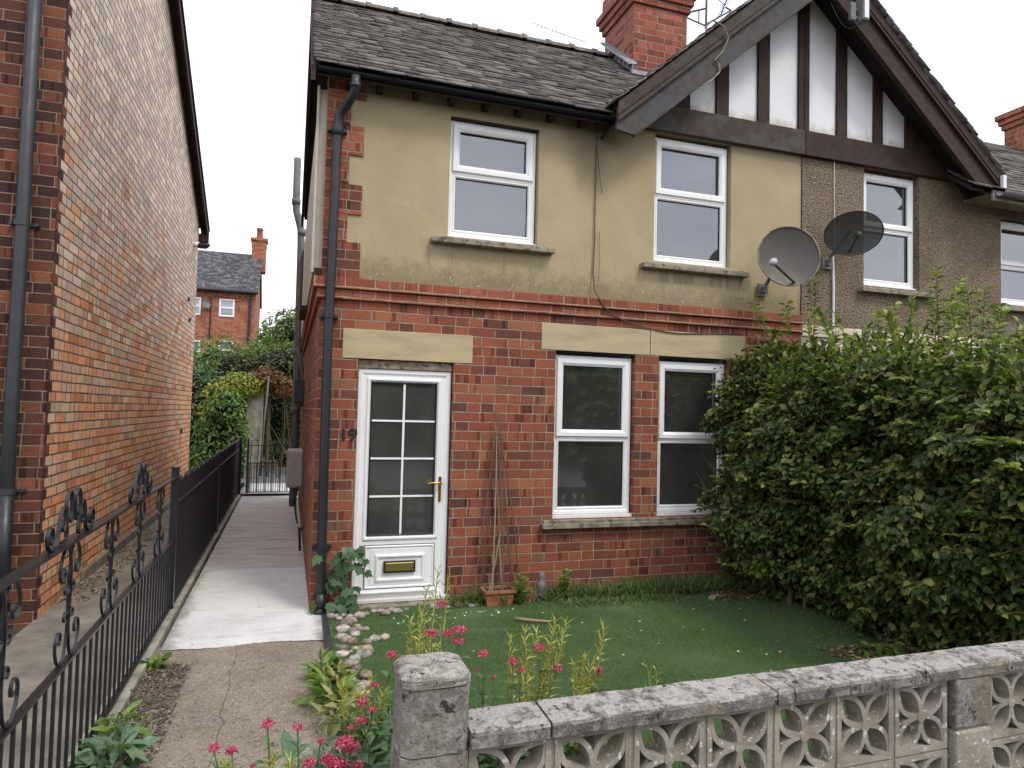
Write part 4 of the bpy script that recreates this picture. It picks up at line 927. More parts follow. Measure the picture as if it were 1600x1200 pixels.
mb = MB(); mb.lathe([(.15, 0), (.12, .4), (.16, .42), (.13, .52)], (-1.7, 27.2, 9.12), 12); mb.build('chimney_pot', 'terracotta', fh, smooth=True)
for (a, b, c, d_) in FW:
    mb = MB(); frame_rect(mb, a, b, c, d_, 24.97, 25.06, .075); zm = c+(d_-c)*.52; mb.box(a+.05, b-.05, 24.972, 25.05, zm-.04, zm+.04)
    f = mb.build('window', 'upvc', fh); g = MB(); g.add([(a, 25.03, c), (b, 25.03, c), (b, 25.03, d_), (a, 25.03, d_)], [(0, 1, 2, 3)]); g.build('pane', 'glass', f)
mb = MB(); room(mb, -8, X1-.1, 25.12, 28, GZ, 6.3, []); mb.build('rooms', 'room_up', fh)
mb = MB(); mb.lathe([(.01, -.05), (.16, .0), (.19, .04)], (-3.55, 24.75, 5.66), 16, Matrix.Rotation(R(60), 3, 'X') @ Matrix.Rotation(R(20), 3, 'Y')); mb.tube([(-3.5, 24.8, 5.6), (-3.5, 25, 5.5)], .02, 6)
o = mb.build('satellite_dish', 'greypipe', origin=(-3.5, 25, 5.5)); tag(o, 'tiny grey satellite dish on the distant red brick house', 'satellite dish')

# ================================================================== FENCES
XF = -.975
def fcurl(c, r, a0, turns, n=14, sgn=1):
    """spiral in the fence plane (y,z) ending at radius r, starting small"""
    return [(XF, c[0]+(r*(.25+.75*i/n))*math.cos(a0+sgn*turns*2*math.pi*i/n), c[1]+(r*(.25+.75*i/n))*math.sin(a0+sgn*turns*2*math.pi*i/n)) for i in range(n+1)]
fence = thing('front_railing', 'black wrought iron railing with scrollwork and curly crest beside the path', 'fence', (XF, -1.5, GZ))
mb = MB(); mb.box(XF-.02, XF+.02, -3.62, .17, .972, .984); mb.build('top_rail', 'iron', fence)
mb = MB(); mb.box(XF-.016, XF+.016, -3.62, .17, .497, .509); mb.build('middle_rail', 'iron', fence)
mb = MB(); mb.box(XF-.016, XF+.016, -3.62, .17, -.004, .008); mb.build('bottom_rail', 'iron', fence)
y_ = -3.495
while y_ < .15:
    mb = MB(); mb.box(XF-.006, XF+.006, y_-.006, y_+.006, .0085, .4965); mb.build('bar', 'iron', fence); y_ += .1015
def catm(P, sub=4):
    P = [Vector(p) for p in P]; o_ = []
    for k in range(len(P)-1):
        p0, p1, p2, p3 = P[max(k-1, 0)], P[k], P[k+1], P[min(k+2, len(P)-1)]
        for j in range(sub):
            u_ = j/sub; o_.append(.5*((2*p1)+(-p0+p2)*u_+(2*p0-5*p1+4*p2-p3)*u_*u_+(-p0+3*p1-3*p2+p3)*u_**3))
    return o_+[P[-1]]
def scroll(yc, parent):
    """crossing pair of S bars with curls, between middle and top rail"""
    z0, z1 = .510, .971; mid = (z0+z1)/2
    half = [(-.103, z1-.100), (-.088, z1-.086), (-.078, z1-.104), (-.086, z1-.130), (-.112, z1-.136), (-.136, z1-.112), (-.137, z1-.070), (-.112, z1-.026), (-.070, z1-.003), (-.030, z1-.022), (-.008, z1-.075), (.004, z1-.15)]
    for s in (1, -1):
        pts = half+[(-y_, z0+z1-z_) for y_, z_ in half[::-1]]
        P_ = catm([(XF+s*.003, yc+s*y_, z_) for y_, z_ in pts], 4)
        t_ = MB(); t_.strip(P_, (1, 0, 0), .0115, .0045); t_.build('scroll', 'iron', parent)
    for s in (1, -1):
        for q in (1, -1):
            t_ = MB()
            P_ = [(XF, yc+s*(.040+(.010+.020*i/12)*math.cos(math.pi+q*(1-i/12)*5.2)), mid+q*.058+(.010+.020*i/12)*math.sin(math.pi+q*(1-i/12)*5.2)) for i in range(13)]+[(XF, yc+s*.006, mid+q*.015)]
            t_.strip(P_, (1, 0, 0), .011, .0045); t_.build('curl', 'iron', parent)
for yc in (-3.12, -2.45, -1.775, -1.10, -.43): scroll(yc, fence)
def crest(yc, parent):
    for s in (1, -1):
        A = [(.262, 1.040), (.272, 1.022), (.256, 1.010), (.236, 1.024), (.238, 1.056), (.262, 1.072), (.290, 1.055), (.292, 1.015), (.262, .990), (.215, .988), (.180, 1.010), (.165, 1.060), (.148, 1.110), (.118, 1.128), (.092, 1.108), (.092, 1.062), (.112, 1.035), (.132, 1.048), (.126, 1.068)]
        B = [(.150, 1.000), (.110, .992), (.070, 1.005), (.078, 1.06), (.088, 1.12), (.074, 1.168), (.044, 1.182), (.018, 1.160), (.014, 1.10), (.028, 1.06), (.048, 1.068), (.044, 1.090)]
        for L_ in (A, B):
            t_ = MB(); t_.strip(catm([(XF+s*.002, yc+s*y_, z_) for y_, z_ in L_], 4), (1, 0, 0), .0145, .005); t_.build('crest', 'iron', parent)
crest(-2.45, fence); crest(-1.11, fence)
mb = MB(); mb.box(XF-.025, XF+.025, .155, .205, GZ, 1.045); mb.box(XF-.032, XF+.032, .148, .212, 1.045, 1.056); mb.build('post', 'iron', fence)
f2 = thing('side_railing', 'plain black bar railing running back along the alley', 'fence', (XF, 3.8, GZ))
mb = MB(); mb.box(XF-.018, XF+.018, .22, 3.5, .772, .784); mb.box(XF-.018, XF+.018, 3.56, 7.36, .776, .788); mb.build('top_rail', 'iron', f2)
mb = MB(); mb.box(XF-.018, XF+.018, .22, 3.5, -.006, .006); mb.box(XF-.018, XF+.018, 3.56, 7.36, -.002, .010); mb.build('bottom_rail', 'iron', f2)
y_ = .30; i = 0
while y_ < 7.3:
    mb = MB(); top = .955+.015*math.sin(i*1.7); mb.tube([(XF, y_, .006), (XF, y_, top-.02), (XF, y_+.008, top-.005), (XF, y_+.022, top), (XF, y_+.034, top-.012)], .0065, 6); mb.build('bar', 'iron', f2); y_ += .098; i += 1
mb = MB(); mb.box(XF-.03, XF+.05, 7.36, 7.42, GZ, .98); mb.build('post', 'iron', f2)
mb = MB(); mb.box(XF-.025, XF+.025, 3.505, 3.555, GZ, .80); mb.build('post', 'iron', f2)
gt = thing('alley_gate', 'low black bow topped gate across the end of the alley', 'gate', (-.45, 7.45, GZ))
gx0_, gx1_ = -.84, -.02; yg = 7.45
mb = MB()
for z_ in (.0, .52, .83): mb.box(gx0_, gx1_, yg-.008, yg+.008, z_, z_+.014)
mb.box(gx0_, gx0_+.02, yg-.01, yg+.01, -.0, .97); mb.box(gx1_-.02, gx1_, yg-.01, yg+.01, -.0, .93); mb.build('frame', 'iron', gt)
mb = MB(); mb.tube([(XF+.03, yg, .64), (gx0_+.01, yg, .64)], .012, 6); mb.tube([(XF+.03, yg, .12), (gx0_+.01, yg, .12)], .012, 6); mb.build('hinge', 'iron', gt)
for k in range(3):
    xa = gx0_+.06+k*.25
    mb = MB(); pts = [(xa, yg, .01), (xa, yg, .88)]+[(xa+.06-.06*math.cos(math.pi*j/8), yg, .88+.06*math.sin(math.pi*j/8)) for j in range(1, 8)]+[(xa+.12, yg, .88), (xa+.12, yg, .01)]
    mb.tube(pts, .007, 6); mb.build('hoop', 'iron', gt)
x_ = gx0_+.03
k = 0
while x_ < gx1_-.02:
    mb = MB(); mb.tube([(x_+.012, yg, .01), (x_+.012, yg, .52)], .006, 5); mb.build('bar', 'iron', gt); x_ += .041
# gateway slab, posts, leaning pole
mb = MB(); mb.box(-1.04, -.70, 10.2, 10.32, GZ, 1.80); mb.box(-1.05, -.69, 10.18, 10.34, 1.80, 1.83); tag(mb.build('concrete_slab_post', 'gatewall', bevel=.006), 'tall mossy concrete slab behind the alley gate', 'post')
mb = MB(); mb.box(-.85, -.805, 7.50, 7.60, GZ, .95); tag(mb.build('gate_post', 'gatewall', bevel=.006), 'short pale concrete post the alley gate hangs beside', 'post')
mb = MB(); mb.box(-1.16, -1.045, 10.12, 10.18, GZ, 1.80); tag(mb.build('timber_post', 'timber_dark', bevel=.006), 'dark brown board standing beside the mossy slab', 'post')
mb = MB(); mb.box(-1.22, -1.162, 10.08, 10.14, GZ, 1.80); tag(mb.build('steel_post', 'bluepost', bevel=.004), 'narrow blue grey post at the left of the mossy slab', 'post')
mb = MB(); mb.tube([(-.70, 10.0, .05), (-.66, 10.0, 1.2), (-.60, 10.0, 2.2)], .022, 8); tag(mb.build('leaning_pole', 'greypipe', smooth=True), 'thin grey pole leaning behind the gate', 'pole')
mb = MB(); mb.box(-.62, -.55, 10.5, 10.57, GZ, 1.75); tag(mb.build('arch_post', 'twig', bevel=.004), 'pale wooden post in the dark foliage arch', 'post')

# ================================================================== GARDEN WALL
TH = .021; W0 = Vector((.419, -3.42, 0)); wa = Vector((math.cos(TH), math.sin(TH), 0)); wb_ = Vector((-math.sin(TH), math.cos(TH), 0))
def WP(s, d_, z): return W0+wa*s+wb_*d_+Vector((0, 0, z))
def wbox(mb, s0, s1, d0, d1, z0, z1):
    c_ = [WP(s0, d0, z0), WP(s1, d0, z0), WP(s1, d1, z0), WP(s0, d1, z0), WP(s0, d0, z1), WP(s1, d0, z1), WP(s1, d1, z1), WP(s0, d1, z1)]
    mb.add(c_, [(0, 3, 2, 1), (4, 5, 6, 7), (0, 1, 5, 4), (1, 2, 6, 5), (2, 3, 7, 6), (3, 0, 4, 7)])
gw = thing('screen_block_wall', 'low wall of pierced concrete blocks with stone coping around the lawn', 'wall', tuple(WP(1.5, .06, GZ-.1)))
ZC = .449
edges = [.003, .285, 1.213, 1.297, 1.970, 2.60, 3.22, 3.84, 4.5]
for a, b in zip(edges[:-1], edges[1:]):
    mb = MB(); n_ = max(2, int((b-a)/.06)); pr = [(-.035, ZC+random.uniform(-.001, .001)), (-.035, .488), (-.028, .502), (.125, .512), (.132, .50), (.132, ZC)]
    vs = []; fs = []
    for i in range(n_+1):
        for (d_, z_) in pr: vs.append(WP(a+.003+(b-a-.006)*i/n_, d_+random.uniform(-.0022, .0022), z_+random.uniform(-.002, .002)))
    m_ = len(pr)
    for i in range(n_):
        for k in range(m_): k2 = (k+1) % m_; fs.append((i*m_+k, (i+1)*m_+k, (i+1)*m_+k2, i*m_+k2))
    fs += [tuple(range(m_)), tuple(n_*m_+k for k in range(m_-1, -1, -1))]
    mb.add(vs, fs); mb.build('coping', 'coping', gw, bevel=.004)
def screen_block(s0, zt, parent):
    mb = MB(); B = .292; bt = .022; d0, d1 = .0, .088; x1_, z0 = s0+B, zt-B
    wbox(mb, s0, s0+bt, d0, d1, z0, zt); wbox(mb, x1_-bt, x1_, d0, d1, z0, zt); wbox(mb, s0+bt, x1_-bt, d0+.0, d1, zt-bt, zt); wbox(mb, s0+bt, x1_-bt, d0, d1, z0, z0+bt)
    cx_, cz_ = s0+B/2, zt-B/2; h_ = B/2-bt+.004
    for sx in (1, -1):
        for sz in (1, -1):
            for sd in (1, -1):
                # arc from centre to corner
                p0 = Vector((cx_, cz_)); p1 = Vector((cx_+sx*h_, cz_+sz*h_)); dd = (p1-p0); nn = Vector((-dd.y, dd.x)).normalized()*sd
                vs = []; n_ = 10
                for i in range(n_+1):
                    u_ = i/n_; bow = .047*math.sin(math.pi*u_)**.9; c_ = p0+dd*u_+nn*bow
                    u2 = min(1, u_+.02); u1 = max(0, u_-.02); tg = (dd*(u2-u1)+nn*(.047*(math.sin(math.pi*u2)**.9-(math.sin(math.pi*u1)**.9 if u1 > 0 else 0)))).normalized(); pn = Vector((-tg.y, tg.x))*sd
                    for (o_, dd_) in ((-.0095, d0+.002), (.0095, d0+.002), (.0115, d1-.002), (-.0115, d1-.002)):
                        q_ = c_+pn*o_; vs.append(WP(q_.x, dd_+.0004*(sx+2*sd+4*sz+7)/14, q_.y))
                fs = []
                for i in range(n_):
                    for k in range(4): k2 = (k+1) % 4; fs.append((i*4+k, i*4+k2, i*4+4+k2, i*4+4+k))
                mb.add(vs, fs)
    vs = [WP(cx_+.022*math.cos(a), d0-.0005, cz_+.022*math.sin(a)) for a in [2*math.pi*i/12 for i in range(12)]]
    vs += [WP(cx_+.024*math.cos(a), d1, cz_+.024*math.sin(a)) for a in [2*math.pi*i/12 for i in range(12)]]
    mb.add(vs, [tuple(range(12))]+[(i, (i+1) % 12, 12+(i+1) % 12, 12+i) for i in range(12)])
    return mb.build('screen_block', 'block', parent)
spans = [.305*i for i in range(7)]
bs = [.008+.305*i for i in range(7)]
piers = [2.145]
bs2 = [2.378+.305*i for i in range(7)]
for row in (0, 1):
    for s0 in bs+bs2: screen_block(s0, ZC-.004-row*.300, gw)
mb = MB()
for s0 in bs+bs2: wbox(mb, s0-.012, s0-.0005, .004, .08, GZ-.15, ZC-.004)
for s0 in bs+bs2: wbox(mb, s0, s0+.292, .006, .08, ZC-.3035, ZC-.2965)
mb.build('mortar_joint', 'mortar', gw)
for (z0, z1, m_) in ((.233, ZC-.002, 'coping'), (.03, .226, 'block'), (-.18, .023, 'block')):
    mb = MB(); wbox(mb, 2.150, 2.362, -.028, .112, z0, z1); mb.build('pier_block', m_, gw, bevel=.012)
mb = MB(); wbox(mb, 2.165, 2.35, -.018, .10, -.18, ZC-.003); mb.build('pier_mortar', 'mortar', gw)
pl = thing('gate_pillar', 'square lichened stone pillar at the end of the block wall', 'pillar', (.31, -3.36, GZ-.1))
px0, px1, py0, py1 = .203, .420, -3.455, -3.24
def block_oct(x0, x1, y0, y1, z0, z1, c, jit=.0025, nz_=4, top=None):
    """chamfered-corner block with a slightly rough surface"""
    ring = []
    for (ax, ay, bx, by) in ((x0+c, y0, x1-c, y0), (x1, y0+c, x1, y1-c), (x1-c, y1, x0+c, y1), (x0, y1-c, x0, y0+c)):
        for i in range(5): ring.append((ax+(bx-ax)*i/4, ay+(by-ay)*i/4))
    vs = []; fs = []; n_ = len(ring); lv = [z0+(z1-z0)*i/nz_ for i in range(nz_+1)]
    cx_, cy_ = (x0+x1)/2, (y0+y1)/2; levels = [(z, 1.) for z in lv]
    if top: levels += [(z1+top*.35, .94), (z1+top*.8, .72), (z1+top, .35), (z1+top, .02)]
    for z, sc in levels:
        for (x, y) in ring: vs.append((cx_+(x-cx_)*sc+random.uniform(-jit, jit), cy_+(y-cy_)*sc+random.uniform(-jit, jit), z+random.uniform(-jit, jit)*(.6 if sc == 1 else 1)))
    for j in range(len(levels)-1):
        for i in range(n_): fs.append((j*n_+i, j*n_+(i+1) % n_, (j+1)*n_+(i+1) % n_, (j+1)*n_+i))
    fs.append(tuple(range(n_-1, -1, -1))); fs.append(tuple((len(levels)-1)*n_+i for i in range(n_)))
    mb = MB(); mb.add(vs, fs); return mb
block_oct(px0, px1, py0, py1, .448, .652, .025).build('block', 'pillar', pl)
block_oct(px0-.003, px1+.002, py0, py1, .235, .440, .025).build('block', 'pillar', pl)
block_oct(px0, px1, py0, py1, -.17, .228, .025).build('block', 'pillar', pl)
block_oct(px0-.004, px1+.004, py0-.004, py1+.004, .657, .684, .028, top=.022).build('cap', 'pillar', pl)
mb = MB(); mb.box(px0+.024, px1-.024, py0+.024, py1-.024, -.1, .66); mb.box(px0+.03, px1-.03, py0+.009, py1-.009, -.1, .655); mb.build('mortar_joint', 'mortar', pl)

# ================================================================== PLANTS
def hull(name, c, r, mat, parent, noise=.18, n=14, seed=0):
    rg_ = random.Random(seed); mb = MB(); vs = []; fs = []
    for j in range(n+1):
        ph = math.pi*j/n
        for i in range(2*n):
            th = math.pi*i/n; k = 1+noise*(math.sin(3*th+seed)*math.sin(2*ph)+.5*math.sin(7*th+seed*2)*math.sin(5*ph))
            vs.append((c[0]+r[0]*k*math.sin(ph)*math.cos(th), c[1]+r[1]*k*math.sin(ph)*math.sin(th), c[2]+r[2]*k*math.cos(ph)))
    for j in range(n):
        for i in range(2*n): i2 = (i+1) % (2*n); fs.append((j*2*n+i, j*2*n+i2, (j+1)*2*n+i2, (j+1)*2*n+i))
    mb.add(vs, fs); return mb.build(name, mat, parent)
def blob_leaves(cs, n, L, W, shell=.35, droop=.3, zmin=None):
    """leaves spread through the outer shell of several ellipsoids"""
    out_ = []
    wts = np.array([c[1][0]*c[1][1]+c[1][1]*c[1][2]+c[1][0]*c[1][2] for c in cs]); wts = wts/wts.sum()
    for (c, r), w__ in zip(cs, wts):
        m = int(n*w__); d_ = unit(RNG.normal(size=(m, 3))); rad = 1-shell*RNG.random(m)**1.6
        ph = np.sin(d_[:, 0]*7+c[0]*3)*np.sin(d_[:, 1]*8+c[1])*np.sin(d_[:, 2]*7+c[2]*5)
        rad = rad*(1+.16*ph); P = np.array(c)+d_*np.array(r)*rad[:, None]
        if zmin is not None: keep = P[:, 2] > zmin; P = P[keep]; d_ = d_[keep]
        m = len(P); Nn = unit(d_*.6+rnd(m)*.7+np.array([0, 0, .5])); D = unit(np.cross(Nn, rnd(m))+d_*.35-np.array([0, 0, droop]))
        out_.append(leaves(P, D, Nn, L*RNG.uniform(.65, 1.25, m), W*RNG.uniform(.7, 1.2, m)))
    return cat(out_)
# --- beech hedge
hz = thing('beech_hedge', 'large dark green beech hedge filling the right side of the garden', 'hedge', (4.5, -1.5, GZ))
HY0, HY1, HX1 = -3.05, -.10, 5.6
def hx(y, z):   # left face
    prof = np.interp(z, [-.06, .25, .5, .9, 1.25, 1.7, 2.1, 2.4], [3.98, 3.74, 3.62, 3.52, 3.52, 3.64, 3.86, 4.2])
    return prof+np.interp(y, [-3.1, -2.2, -1.2, 0], [.30, .12, .06, -.02])+.10*np.sin(y*4.1+z*2.2)+.07*np.sin(z*6.5-y*3)+.04*np.sin(y*13+z*9)
def htop(x, y): return np.interp(y, [-3.1, -2, -1, 0], [1.62, 1.74, 1.88, 2.04])+.08*np.sin(x*5+y*3)+.07*np.sin(y*8-x*2)+.05*np.sin(y*17+x*11)
def clump(a, b): return .5+.5*np.sin(b*19+2.2*np.sin(a*3.3)+1.5*np.sin(a*7.9+1))*np.sin(a*6.1+1.7*np.sin(b*4.3)+2)
parts = []
n1 = 46000; y = RNG.uniform(HY0, HY1, n1); z = RNG.uniform(-.03, 1, n1)**.9; zt = htop(4.0+0*y, y); z = GZ+.02+np.abs(z)*(zt-GZ); dep = RNG.random(n1)**1.7*.38
ck_ = clump(y, z); kp = RNG.random(n1) < .30+.70*ck_; y, z, dep, ck_ = y[kp], z[kp], dep[kp], ck_[kp]; n1 = len(y)
x = hx(y, z)+dep*.8-.06+.17*(1-ck_)**1.3; P = np.stack([x, y, z], 1); out_n = np.array([-1, -.25, .2])
Nn = unit(out_n*.42+rnd(n1)*.62+np.array([0, 0, .75])); D = unit(np.cross(Nn, rnd(n1))+np.array([-.5, -.2, -.25])); sz = RNG.uniform(.5, 1.25, n1)
parts.append(leaves(P, D, Nn, .060*sz, .046*sz))
n2 = 17000; x = RNG.uniform(3.65, HX1, n2); y = RNG.uniform(HY0, HY1+.05, n2); z = htop(x, y)-RNG.random(n2)**1.2*.42+.10+.10*RNG.random(n2)**3; keep = x > hx(y, z)-.05; P = np.stack([x, y, z], 1)[keep]; m = len(P)
Nn = unit(np.array([0, -.1, 1.])*.7+rnd(m)*.7); D = unit(np.cross(Nn, rnd(m))+np.array([-.3, -.3, .1])); sz = RNG.uniform(.6, 1.25, m); parts.append(leaves(P, D, Nn, .060*sz, .046*sz))
n3 = 6000; x = RNG.uniform(3.9, HX1, n3); z = RNG.uniform(GZ, 2.1, n3); y = HY0+RNG.random(n3)**1.6*.3-.03; P = np.stack([x, y, z], 1)
Nn = unit(np.array([0, -1., .3])*.4+rnd(n3)*.6+np.array([0, 0, .6])); D = unit(np.cross(Nn, rnd(n3))+np.array([-.2, -.4, -.3])); sz = RNG.uniform(.6, 1.2, n3); parts.append(leaves(P, D, Nn, .060*sz, .046*sz))
# sprays reaching out of the face
stm = MB(); fresh = []
for k in range(460):
    yy = random.uniform(-2.9, -.15); zz = random.uniform(.1, 2.0); x0_ = float(hx(np.array(yy), np.array(zz)))+.12
    L_ = random.uniform(.12, .36); d_ = Vector((-1, random.uniform(-.5, .3), random.uniform(-.25, .55))).normalized(); p0 = Vector((x0_, yy, zz))
    if k >= 130:
        xx_ = random.uniform(3.75, 5.3); p0 = Vector((xx_, yy, float(htop(np.array(xx_), np.array(yy)))-.05)); L_ = random.uniform(.12, .42)*(1 if random.random() > .2 else 1.5)*(.6 if p0.y > -.7 else 1); d_ = Vector((random.uniform(-.5, .4), random.uniform(-.5, .3), 1)).normalized()
    p1 = p0+d_*L_
    pts = curve(p0, p1, (0, 0, .02), 5); stm.tube(pts, .0026, 4, cap=False); m = int(L_/.024)
    u_ = np.linspace(.25, 1, m); P = np.array(p0)+np.outer(u_*L_, np.array(d_)); sd = np.where(np.arange(m) % 2, 1, -1)[:, None]
    side = np.array(d_.cross(Vector((0, 0, 1)))); D = np.array(d_)*.5+side*sd*.9+rnd(m)*.2; Nn = np.array([0, -.2, 1.])+rnd(m)*.45; s2 = RNG.uniform(.75, 1.1, m)
    (fresh if k % 3 else parts).append(leaves(P, D, Nn, .060*s2*(.8+.5*random.random()), .042*s2))
for (bx, by, bz, tx, ty, tz) in ((4.55, -1.7, 2.0, 4.72, -1.7, 2.63), (4.62, -1.75, 2.0, 4.50, -1.8, 2.45), (4.35, -1.3, 2.1, 4.42, -1.2, 2.42), (4.2, -1.0, 2.15, 4.15, -.9, 2.46), (4.4, -.5, 2.2, 4.55, -.35, 2.95), (4.2, -.4, 2.25, 4.28, -.3, 2.62), (4.8, -1.5, 2.05, 5.0, -1.55, 2.46), (4.5, -2.1, 1.9, 4.62, -2.1, 2.38), (4.9, -.9, 2.2, 5.05, -.8, 2.6), (5.0, -1.9, 1.95, 5.2, -1.9, 2.30), (4.05, -.35, 2.25, 3.95, -.25, 2.6), (4.6, -1.0, 2.0, 4.7, -.95, 2.5), (4.85, -1.9, 1.75, 4.9, -1.9, 2.42), (4.7, -2.0, 1.7, 4.62, -2.0, 2.30), (5.0, -1.6, 1.75, 5.12, -1.6, 2.62), (4.75, -1.4, 1.8, 4.85, -1.4, 2.55), (5.1, -1.3, 1.8, 5.3, -1.25, 2.70), (4.6, -1.6, 1.8, 4.66, -1.55, 2.75), (4.9, -1.65, 1.8, 4.80, -1.7, 2.58)):
    p0, p1 = Vector((bx, by, bz)), Vector((tx, ty, tz)); L_ = (p1-p0).length; d_ = (p1-p0).normalized(); stm.tube(curve(p0, p1, (.03, 0, 0), 6), [.006, .0055, .005, .0045, .004, .003, .002], 5, cap=False)
    m = int(L_/.016); u_ = np.linspace(.15, 1, m); P = np.array(p0)+np.outer(u_*L_, np.array(d_)); ang = np.arange(m)*2.4
    D = np.stack([np.cos(ang), np.sin(ang), .4+0*ang], 1); Nn = np.array([0, -.3, 1.])+rnd(m)*.5; s2 = RNG.uniform(.7, 1.15, m); fresh.append(leaves(P+unit(D)*.012, D, Nn, .070*s2, .046*s2))
V, F = cat(parts); npmesh('foliage', V, F, 'leaf_hedge', hz, tuple(wloc(hz))); V, F = cat(fresh); npmesh('new_shoots', V, F, 'leaf_new', hz, tuple(wloc(hz)))
for k in range(26):
    yy = random.uniform(-2.9, -.2); zz = random.uniform(.1, .5); xx = float(hx(np.array(yy), np.array(zz)))+.22
    stm.tube(curve((xx+.2, yy, GZ), (xx-.05+random.uniform(-.1, .1), yy+random.uniform(-.3, .3), random.uniform(1, 1.9)), (.05, 0, 0), 6), [.018, .015, .012, .01, .008, .006, .004], 6, cap=False)
for k in range(60):
    yy = random.uniform(-2.0, -.15)*random.random(); zz = random.uniform(.2, 1.2); xx = float(hx(np.array(yy), np.array(zz)))-.03
    stm.tube(curve((xx+.15, yy, zz-.1), (xx-.02, yy+random.uniform(-.3, .3), zz+random.uniform(.1, .4)), (.0, 0, .05), 6), .003, 5, cap=False)
stm.build('branches', 'twig', hz)
# solid near-black core stands in for the shade inside the hedge
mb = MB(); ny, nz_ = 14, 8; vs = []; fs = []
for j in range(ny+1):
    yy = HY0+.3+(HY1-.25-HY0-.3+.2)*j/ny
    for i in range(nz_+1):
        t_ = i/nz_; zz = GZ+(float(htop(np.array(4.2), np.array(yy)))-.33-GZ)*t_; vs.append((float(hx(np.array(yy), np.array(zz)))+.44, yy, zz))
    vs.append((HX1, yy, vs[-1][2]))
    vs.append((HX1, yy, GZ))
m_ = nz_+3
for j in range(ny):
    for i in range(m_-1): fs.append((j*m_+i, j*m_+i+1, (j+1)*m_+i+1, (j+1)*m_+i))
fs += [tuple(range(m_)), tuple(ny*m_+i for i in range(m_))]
mb.add(vs, fs); mb.build('shade_core', 'core', hz)

def shrub(name, label, cat_, loc, blobs, n, L, W, mat, trunk=True, zmin=GZ, core=True, group=None, tr=1.):
    t = thing(name, label, cat_, loc, group); V, F = blob_leaves(blobs, n, L, W, zmin=zmin); npmesh('foliage', V, F, mat, t, tuple(wloc(t)))
    mb = MB()
    for k, (c, r) in enumerate(blobs):
        mb.tube(curve((loc[0]+random.uniform(-.1, .1), loc[1]+random.uniform(-.1, .1), loc[2]), c, (random.uniform(-.1, .1), 0, 0), 6), [q_*tr for q_ in (.05, .045, .04, .035, .03, .02, .012)], 6)
        for q_ in range(3):
            e = (c[0]+random.uniform(-.7, .7)*r[0], c[1]+random.uniform(-.7, .7)*r[1], c[2]+random.uniform(.1, .8)*r[2]); mb.tube(curve(c, e, (0, 0, .03), 4), [.015, .012, .01, .007, .004], 5)
    mb.build('stems', 'twig', t)
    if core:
        for k, (c, r) in enumerate(blobs): hull('shade_hull', c, (r[0]*.62, r[1]*.62, r[2]*.62), 'core', t, seed=k, n=8)  # solid near-black hulls painted as the shaded inside of each blob
    return t
# background planting seen down the alley
shrub('laurel_bush', 'glossy dark bush against the end of the orange brick wall', 'bush', (-2.3, 10.5, GZ), [((-2.3, 10.5, .9), (.75, .8, 1.0)), ((-1.75, 10.6, 1.5), (.7, .7, .8)), ((-2.2, 10.7, 1.9), (.7, .7, .55)), ((-1.45, 10.2, .7), (.5, .6, .8))], 5200, .13, .05, 'leaf_bay')
shrub('tall_shrub', 'tall light green shrub below the distant brick house', 'shrub', (-1.6, 13, GZ), [((-1.9, 13, 2.2), (1.0, .9, 1.1)), ((-1.0, 13.2, 2.3), (.9, .8, .95)), ((-.3, 13.2, 2.0), (.8, .8, .95)), ((-2.8, 13.4, 2.0), (.9, .8, 1.0))], 9000, .10, .05, 'leaf_shrub')
shrub('green_tree', 'leafy tree standing just left of the grey soil pipe', 'tree', (-.2, 16, GZ), [((-.15, 16, 3.6), (.95, .9, .95)), ((-.7, 16.2, 3.1), (.75, .7, .7)), ((.5, 16, 3.2), (.9, .8, 1.0)), ((.1, 16, 2.2), (1.2, .8, 1.0))], 8500, .13, .06, 'leaf_tree')
shrub('dark_bush', 'dark bush seen through the arch beyond the gate', 'bush', (-.2, 13.4, GZ), [((-.35, 13.4, .8), (.95, .5, 1.0)), ((.1, 13.3, 1.5), (.6, .6, .8)), ((-.9, 13.6, 1.6), (.6, .5, .8))], 4500, .08, .04, 'leaf_hedge')
t = shrub('climbing_plant', 'yellow green climber spilling over the mossy slab', 'climber', (-1.2, 10.0, GZ), [((-1.15, 10.1, 2.0), (.45, .3, .26)), ((-1.55, 10.0, 1.75), (.35, .3, .30)), ((-1.7, 9.9, 1.3), (.25, .3, .4))], 2300, .085, .05, 'leaf_yellow', core=False, tr=.3)
shrub('russet_vine', 'reddish vine hanging over the top of the gate arch', 'vine', (-.35, 10.3, GZ), [((-.65, 10.3, 2.15), (.40, .3, .25)), ((-.30, 10.3, 2.0), (.25, .3, .22))], 1300, .075, .045, 'leaf_red', core=False, tr=.25)
shrub('arch_hedge', 'dark green foliage arch around the back gateway', 'hedge', (.1, 10.9, GZ), [((-.30, 10.9, 2.5), (.95, .6, .55)), ((.15, 11.2, 1.4), (.45, .5, 1.4)), ((-.45, 12.0, 1.3), (.5, .3, .9)), ((-1.3, 11.0, 2.3), (.7, .5, .55))], 6500, .08, .045, 'leaf_hedge', tr=.4)
shrub('ivy_bush', 'low green growth beside the side railing far end', 'bush', (-1.55, 8.9, GZ), [((-1.55, 9.0, .35), (.5, .4, .6)), ((-1.4, 9.1, .95), (.5, .3, .6)), ((-1.35, 9.0, 1.5), (.35, .3, .35))], 3200, .09, .05, 'leaf_shrub', core=True)
# hedge added across the street to darken reflections (seen only in the glass)
shrub('added_reflection_hedge', 'out of view hedge added across the street to darken window reflections', 'hedge', (3, -16, GZ), [((-10+i*3.2, -16, 1.9), (2.4, 1.3, 2.4)) for i in range(10)], 15000, .36, .22, 'leaf_shrub')

